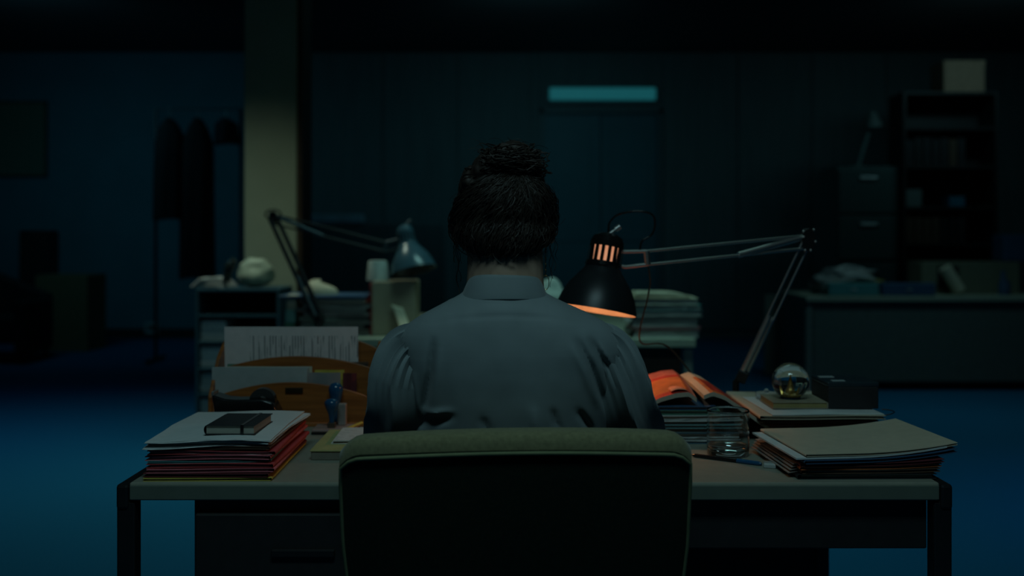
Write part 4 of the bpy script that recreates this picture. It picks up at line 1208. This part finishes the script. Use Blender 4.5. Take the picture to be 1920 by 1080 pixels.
# right stack on the middle desk
sx = PX(1245, 4.85)
spr_ = [(.035, M_greymetal, 'grey file at the bottom of the stack right of the lit lamp', .0, 0), (.012, M_pink, 'pink folder low in the stack right of the lit lamp', .005, .01), (.03, M_white2, 'grey-white file above the pink folder right of the lit lamp', -.005, 0),
        (.014, M_blackcard, 'black folder in the middle of the stack right of the lit lamp', .0, .01), (.026, M_white2, 'pale file with white pages in the stack right of the lit lamp', .012, .0), (.026, M_teal, 'teal file below the cream papers right of the lit lamp', .012, -.02), (.03, M_cream, 'thick cream file near the top of the stack right of the lit lamp', .0, .0)]
zr = stack(sx, 4.90, .74, spr_, 'files stacked right of the lit lamp on the middle desk', .30, .24)
b = MB()
for k in range(6): b.slab(sx-.01, 4.90, zr+k*.004, .28-.006*k, .22, .0034, .02*(k % 3-1), 12, 6, lambda u, v: -.016*max(0, u)**2.5, .001)
tag(b.build('paper_sheaf', M_cream), 'cream papers drooping at the top of the stack right of the lit lamp', 'papers')
# second lamp, unlit
q5 = 4.85
l2, A2, L2_ = arch_lamp('architect_lamp', 'unlit dark blue architect lamp on the middle desk, in front of the cream column', P, (PX(598, 4.78), 4.778, 0), P(598, 596, 4.79), P(512, 408, 4.85), P(722, 462, 4.95), P(757, 424, 4.95), P(776, 508, 4.90), .108, 0,
          mat('blue_grey_enamel', (.05, .11, .15), .25, var=.05), mat('dark_lamp_metal', (.07, .10, .12), .4, metal=.5), lit=0, k=1.3)
MB().tube([P(512+15*math.cos(a), 402+9*math.sin(a), 4.84) for a in [2*PI*k/20 for k in range(20)]], .004, 6, closed=True).build('cord', M_black, l2, smooth=True)

# ------------------------------------------------------------------ pigeonhole shelf
yS = 5.7
s0, s1 = PX(366, yS), PX(524, yS); ztop = PZ(541, yS)
sh = thing('pigeonhole_shelf', 'dark blue open shelf unit with paper stacks left of the column', 'shelf', ((s0+s1)/2, yS+.16, 0))
MB().box(s0, s1, yS, yS+.34, ztop-.018, ztop).build('top', M_bluemetal, sh, bevel=.003)
for xx in (s0, s1-.016): MB().box(xx, xx+.016, yS, yS+.34, 0, ztop-.018).build('side_panel', M_bluemetal, sh, bevel=.002)
MB().box(s0, s1, yS+.33, yS+.34, 0, ztop-.018).build('back_panel', M_dark, sh)
shz = [PZ(q, yS) for q in (590, 640, 690, 738, 785)]
for z_ in shz+[.06]: MB().box(s0+.016, s1-.016, yS+.004, yS+.33, z_-.014, z_).build('shelf_board', M_bluemetal, sh, bevel=.001)
MB().box(s0+.17, s0+.18, yS+.01, yS+.33, .06, shz[1]-.014).build('divider', M_bluemetal, sh)
cells = [(PZ(640, yS), PZ(601, yS), .022, .165, 'upper'), (shz[2], PZ(650, yS), .02, .16, 'second'), (shz[3], PZ(700, yS), .02, .15, 'third'), (shz[4], PZ(748, yS), .02, .16, 'fourth')]
for i, (z0_, z1_, a, c, wd) in enumerate(cells):
    b = MB(); n = 7
    for k in range(n):
        dz = (z1_-z0_-.004)/n; b.box(s0+a+random.uniform(0, .006), s0+c-random.uniform(0, .008), yS+.02+random.uniform(0, .01), yS+.28, z0_+.001+k*dz, z0_+.001+k*dz+dz*.9)
    tag(b.build('paper_stack', M_white if i < 2 else M_white2), 'white paper stack in the %s left compartment of the blue shelf' % wd, 'papers', 'paper stacks in the blue shelf')
# things on the shelf
b = MB()
for k in range(5): b.slab(PX(398, yS+.1), yS+.15, ztop+.001+k*.010, .19-.012*k, .22, .008, .15*(k-2)*.4, 10, 8, lambda u, v: .012*math.sin(u*3+1)*(1+u)*.3+.004)
tag(b.build('paper_sheaf', M_white2), 'crumpled white papers on the left of the blue shelf top', 'papers')
b = MB(); b.ball((PX(477, yS+.12), yS+.14, ztop+.082), (.10, .08, .085), None, 28, 18)
bb = b.build('plastic_bag', mat('pale_green_plastic', (.36, .42, .33), .45), smooth=True)
q = bb.modifiers.new('d', 'DISPLACE'); q.texture = tx2; q.strength = .035; q.texture_coords = 'LOCAL'
tag(bb, 'pale crumpled bag on the right of the blue shelf top, before the column', 'bag')
b = MB(); b.tube(spline([P(424, 528, yS+.05), P(428, 508, yS+.05), P(434, 494, yS+.05), P(440, 488, yS+.05)], 5), [.022]*6+[.028]*5+[.02]*5, 14)
tag(b.build('dark_bottle', mat('dark_bottle_glass', (.02, .03, .03), .2), smooth=True), 'dark leaning bottle between the papers and the bag on the shelf', 'bottle')

# ------------------------------------------------------------------ right desk and its clutter
yR = 8.1
rx0 = PX(1512, yR)
rd = plain_desk(rx0, 5.0, yR, yR+.85, 'long grey desk on the right with a closed front panel', M_desk2, M_greymetal)
MB().box(rx0+.06, 4.95, yR+.03, yR+.05, .07, .70).build('front_panel', mat('green_grey_panel', (.10, .13, .12), .5), rd, bevel=.003)
MB().box(rx0+.0, rx0+.03, yR+.03, yR+.8, .02, .70).build('side_panel', mat('pale_green_grey_panel', (.17, .21, .18), .5), rd, bevel=.003)
MB().box(PX(1487, yR), PX(1524, yR), yR+.9, yR+.94, .02, .7).build('end_panel', MATS['pale_green_grey_panel'], rd, bevel=.003)
Z7 = .741
G = 'papers heaped on the right desk'
z = Z7
for i, (m, t, lb, dx_, ro) in enumerate([(M_teal, .05, 'teal box file at the bottom of the heap on the right desk', 0, .0), (M_white2, .03, 'grey-white file second in the heap on the right desk', -.04, .1), (M_yellow, .03, 'bright yellow file in the heap on the right desk', .06, -.12)]):
    z = folder(PX(1592, yR+.3)+dx_, yR+.3, z, .48-.05*i, .34, t, ro, m, lb, G, pages=M_white2)+.002
b = MB()
for k in range(9): b.slab(PX(1585, yR+.3)+random.uniform(-.04, .04), yR+.3, z+.012*k, .46-.03*k, .33-.02*k, .008, random.uniform(-.4, .4), 10, 8, lambda u, v: .03*max(0, u)*abs(v)*0+.014*math.sin(u*3))
tag(b.build('paper_sheaf', M_white), 'loose white papers topping the heap at the left of the right desk', 'papers', G)
for i, (a, c, m, lb) in enumerate([(1552, 1646, M_teal, 'teal box file lying at the left front of the right desk'), (1652, 1752, M_navy, 'navy box file lying in the middle of the right desk')]):
    t = thing('box_file', lb, 'box file', (PX((a+c)/2, yR+.1), yR+.1, Z7), 'box files lying on the right desk')
    MB().box(PX(a, yR+.06), PX(c, yR+.06), yR+.03, yR+.12, Z7, Z7+.10).build('body', m, t, bevel=.008)
    MB().tube([(PX((a+c)/2, yR+.06)-.02, yR+.027, Z7+.05), (PX((a+c)/2, yR+.06)+.02, yR+.027, Z7+.05)], .005, 8).build('pull', M_chrome, t)
t = thing('carton', 'long low beige carton with a dark opening on the right desk', 'box', (PX(1820, yR+.4), yR+.4, Z7))
MB().box(PX(1728, yR+.3), PX(1912, yR+.3), yR+.3, yR+.6, Z7, PZ(491, yR+.3)).build('body', mat('olive_carton', (.16, .17, .12), .8), t, bevel=.004)
MB().box(PX(1757, yR+.3), PX(1797, yR+.3), yR+.292, yR+.3, Z7+.04, PZ(499, yR+.3)).build('opening', M_blackcard, t)
b = MB(); b.lathe([(.0001, -.11), (.05, -.11), (.05, .11), (.0001, .11)], 20, axisM((PX(1785, yR+.2), yR+.2, Z7+.125), (-.5, 0, .8)))
tag(b.build('paper_roll', M_cream, smooth=False), 'tilted cream paper roll leaning on the beige carton', 'paper roll')
b = MB(); b.tube([(PX(1883, yR+.2), yR+.2, Z7), (PX(1883, yR+.2), yR+.2, Z7+.09), (PX(1881, yR+.2), yR+.2, Z7+.13), (PX(1881, yR+.2), yR+.2, Z7+.19)], [.045, .045, .02, .018], 16)
tag(b.build('blue_bottle', M_navy, smooth=True), 'small blue bottle in front of the beige carton at the far right', 'bottle')
b = MB(); b.box(PX(1875, yR+.4), PX(1990, yR+.4), yR+.33, yR+.55, PZ(491, yR+.3)+.001, PZ(440, yR+.4))
tag(b.build('blue_box', M_navy, bevel=.01), 'blue box standing on the beige carton at the far right', 'box')
# tall cabinet, shelving, boxes on it
yC = 10.3
t = thing('filing_cabinet', 'tall dim grey filing cabinet behind the right desk', 'cabinet', (PX(1628, yC), yC+.3, 0))
MB().box(PX(1570, yC), PX(1686, yC), yC+.02, yC+.6, 0, PZ(312, yC)).build('body', mat('grey_green_cabinet', (.06, .10, .095), .5), t, bevel=.01)
for k in range(4):
    zz = .06+k*.46
    dwr = MB().box(PX(1573, yC), PX(1683, yC), yC, yC+.02, zz, zz+.43).build('drawer', MATS['grey_green_cabinet'], t, bevel=.006)
    MB().box(PX(1612, yC), PX(1645, yC), yC-.02, yC, zz+.33, zz+.36).build('handle', M_chrome, dwr, bevel=.004)
zc2 = PZ(312, yC)
t = thing('table_lamp', 'small dim lamp standing on the tall filing cabinet', 'lamp', (PX(1620, yC), yC+.25, zc2))
MB().lathe([(.0001, 0), (.09, 0), (.09, .015), (.02, .03), (.0001, .03)], 24, Matrix.Translation((PX(1612, yC+.2), yC+.25, zc2))).build('base', M_greymetal, t, smooth=True)
MB().tube([(PX(1612, yC+.2), yC+.25, zc2+.02), P(1620, 275, yC+.25), P(1634, 232, yC+.25)], [.018, .02, .014], 10).build('stem', mat('grey_stem', (.16, .22, .21), .4), t, smooth=True)
MB().lathe([(.03, 0), (.10, .16), (.098, .16), (.028, 0)], 24, axisM(P(1636, 210, yC+.25), (.1, 0, -1))).build('lamp_shade', M_greymetal, t, smooth=True)
yK = 10.2
t = thing('shelving_unit', 'tall black shelving unit behind the right desk', 'shelf', (PX(1780, yK), yK+.2, 0))
kx0, kx1, kz = PX(1694, yK), PX(1872, yK), PZ(172, yK)
for xx in (kx0, kx1-.03): MB().box(xx, xx+.03, yK, yK+.4, 0, kz).build('side_panel', M_dark, t, bevel=.003)
MB().box(kx0, kx1, yK+.38, yK+.4, 0, kz).build('back_panel', M_dark, t)
SK = [.3, .72, 1.14, 1.5, 1.9, 2.28, kz]
for z_ in SK: MB().box(kx0+.03, kx1-.03, yK, yK+.38, z_-.025, z_).build('shelf_board', M_dark, t, bevel=.002)
b = MB().box(PX(1696, yK)+.03, PX(1732, yK), yK+.05, yK+.3, 1.501, 1.501+.17)
tag(b.build('small_carton', M_greymetal, bevel=.004), 'small grey carton at the left of the black shelving unit', 'box')
b = MB().box(PX(1782, yK), PX(1812, yK), yK+.03, yK+.2, 1.501, 1.501+.1)
tag(b.build('blue_tin', mat('blue_tin', (.03, .16, .24), .35), bevel=.004), 'small blue tin on the black shelving unit', 'tin')
G = 'dark binders on the black shelving unit'
ORD = ['first', 'second', 'third', 'fourth', 'fifth', 'sixth', 'seventh']
for row, z_ in (('middle', 1.14), ('upper', 1.9)):
    x = kx0+.05
    k = 0
    while x < kx1-.13 and k < 7:
        h = random.uniform(.24, .29); m = random.choice([M_blackcard, M_brown, M_dark])
        t2 = MB().box(x, x+.075, yK+.06, yK+.34, z_+.001, z_+h)
        o_ = tag(t2.build('binder', m, bevel=.004), '%s dark binder from the left on the %s shelf of the black shelving unit' % (ORD[k], row), 'binder', G)
        x += .085; k += 1
t = thing('cardboard_box', 'pale cardboard box on top of the black shelving unit, cut by the upper edge', 'box', (PX(1808, yK), yK+.2, kz))
MB().box(PX(1772, yK), PX(1848, yK), yK+.02, yK+.36, kz+.001, kz+.30).build('body', mat('pale_carton', (.34, .20, .13), .8), t, bevel=.004)
MB().box(PX(1772, yK)-.004, PX(1848, yK)+.004, yK+.015, yK+.365, kz+.25, kz+.31).build('lid', MATS['pale_carton'], t, bevel=.003)

# ------------------------------------------------------------------ left background
yL = 10.0
t = thing('garment_rack', 'dim garment rack with dark coats left of the cream column', 'coat rack', (PX(355, yL), yL, 0))
ra, rb, rz = PX(292, yL), PX(452, yL), PZ(205, yL)
MB().tube([(ra, yL, .05), (ra, yL, rz), (rb, yL, rz), (rb, yL, .05)], .016, 10).build('frame', M_black, t, smooth=True)
for xx in (ra, rb): MB().tube([(xx, yL-.25, .03), (xx, yL+.25, .03)], .02, 8).build('foot', M_black, t, smooth=True)
def coat(x, wd, ztop_, zbot, m, label, ph):
    o = thing('hanging_coat', label, 'coat', (x, yL, zbot), 'dark coats on the garment rack')
    rws = []; n = 40
    for j in range(22):
        f = j/21; zz = ztop_-.08+(zbot-ztop_+.08)*f
        hw = wd*(.25+.75*min(1, f*6)**.6)*(1+.12*f); dp = .07+.05*min(1, f*3)
        for k in range(n):
            a = 2*PI*k/n; r = 1+.07*math.sin(a*7+ph+f*2)*min(1, f*2)
            rws.append((x+hw*math.cos(a)*r, yL+dp*math.sin(a)*r, zz-.02*math.cos(a)*math.cos(a)))
    b = MB(); b.grid(rws, n, 22, wrap=True); b.add(rws[:n], [tuple(range(n))])
    b.build('cloth', m, o, smooth=True)
    MB().tube([(x, yL, ztop_-.09), (x, yL, ztop_-.03), (x+.015, yL, ztop_+.012), (x, yL, ztop_+.02), (x-.012, yL, ztop_+.008)], .004, 6).build('hanger', M_chrome, o, smooth=True)
M_coat = mat('black_wool', (.012, .013, .014), .9)
M_coat2 = mat('dark_navy_wool', (.014, .02, .028), .9)
coat(PX(318, yL), .135, rz, PZ(410, yL), M_coat, 'short black coat at the left end of the garment rack', 0)
coat(PX(371, yL), .150, rz, PZ(520, yL), M_coat, 'long black coat in the middle of the garment rack', 2)
coat(PX(424, yL), .105, rz, PZ(268, yL), M_coat2, 'short dark navy jacket at the right end of the garment rack', 4)
# noticeboard at the left
t = thing('noticeboard', 'large dim green noticeboard on the far left of the back wall', 'noticeboard', (PX(20, YB), YB-.02, PZ(320, YB)))
MB().box(PX(-120, YB), PX(88, YB), YB-.02, YB-.002, PZ(330, YB), PZ(192, YB)).build('board', mat('green_felt', (.10, .14, .10), .9), t)
fr = MB()
for a, c, e, g_ in ((-122, -118, 332, 190), (86, 90, 332, 190), (-122, 90, 332, 328), (-122, 90, 194, 190)): fr.box(PX(a, YB), PX(c, YB), YB-.03, YB-.002, PZ(e, YB), PZ(g_, YB))
fr.build('frame', M_wood2, t)
# tall carton and armchair
yA = 10.9
t = thing('cardboard_box', 'tall brown cardboard box standing on the floor by the left wall', 'box', (PX(115, yA), yA+.25, 0))
MB().box(PX(66, yA), PX(164, yA), yA, yA+.5, 0, PZ(517, yA)).build('body', M_card, t, bevel=.004)
fl = MB(); fl.box(PX(66, yA), PX(164, yA), yA, yA+.245, PZ(517, yA), PZ(517, yA)+.006); fl.box(PX(66, yA), PX(164, yA), yA+.255, yA+.5, PZ(517, yA), PZ(517, yA)+.006)
fl.build('flap', M_card, t)
t = thing('armchair', 'black armchair at the far left in front of the cardboard box', 'armchair', (PX(-20, 9.9), 10.1, 0))
ax0, ax1 = PX(-110, 9.9), PX(62, 9.9)
MB().box(ax0+.1, ax1-.1, 9.75, 10.3, .2, .45).build('seat', M_coat, t, bevel=.04, segs=4)
v = []
for yy in (10.25, 10.42): v += [(ax0+.03, yy, .2), (ax1-.03, yy, .2), (ax1-.03, yy, PZ(556, 9.9)), (ax1-.18, yy, PZ(545, 9.9)), (ax0+.3, yy, PZ(512, 9.9)), (ax0+.03, yy, PZ(512, 9.9))]
n = 6
MB().add(v, [tuple(range(n)), tuple(range(2*n-1, n-1, -1))]+[(i, i+n, (i+1) % n+n, (i+1) % n) for i in range(n)]).build('backrest', M_coat, t, bevel=.03, segs=4)
for xx in (ax0, ax1-.12): MB().box(xx, xx+.12, 9.75, 10.35, .1, .60).build('armrest', M_coat, t, bevel=.03, segs=4)
for xx in (ax0+.04, ax1-.08):
    for yy in (9.8, 10.28): MB().box(xx, xx+.04, yy, yy+.04, 0, .1 if xx else .1).build('leg', M_wood2, t)
b = MB().box(PX(36, 12), PX(88, 12), 12.0, 12.3, .001, PZ(432, 12))
t = thing('dark_cupboard', 'low black cupboard against the wall behind the cardboard box', 'cupboard', (PX(62, 12), 12.15, 0))
b.build('body', M_dark, t, bevel=.006)
MB().box(PX(38, 12), PX(86, 12), 11.985, 12.0, .05, PZ(436, 12)).build('door', M_dark, t, bevel=.003)
t = thing('wall_socket', 'small pale double socket low on the left back wall', 'socket', (PX(286, YB), YB-.01, PZ(626, YB)))
MB().box(PX(274, YB), PX(299, YB), YB-.045, YB-.03, PZ(625, YB), PZ(604, YB)).build('plate', mat('pale_socket', (.3, .36, .36), .5), t, bevel=.004)
MB().box(PX(279, YB), PX(294, YB), YB-.047, YB-.045, PZ(618, YB), PZ(610, YB)).build('outlet', M_dark, t)
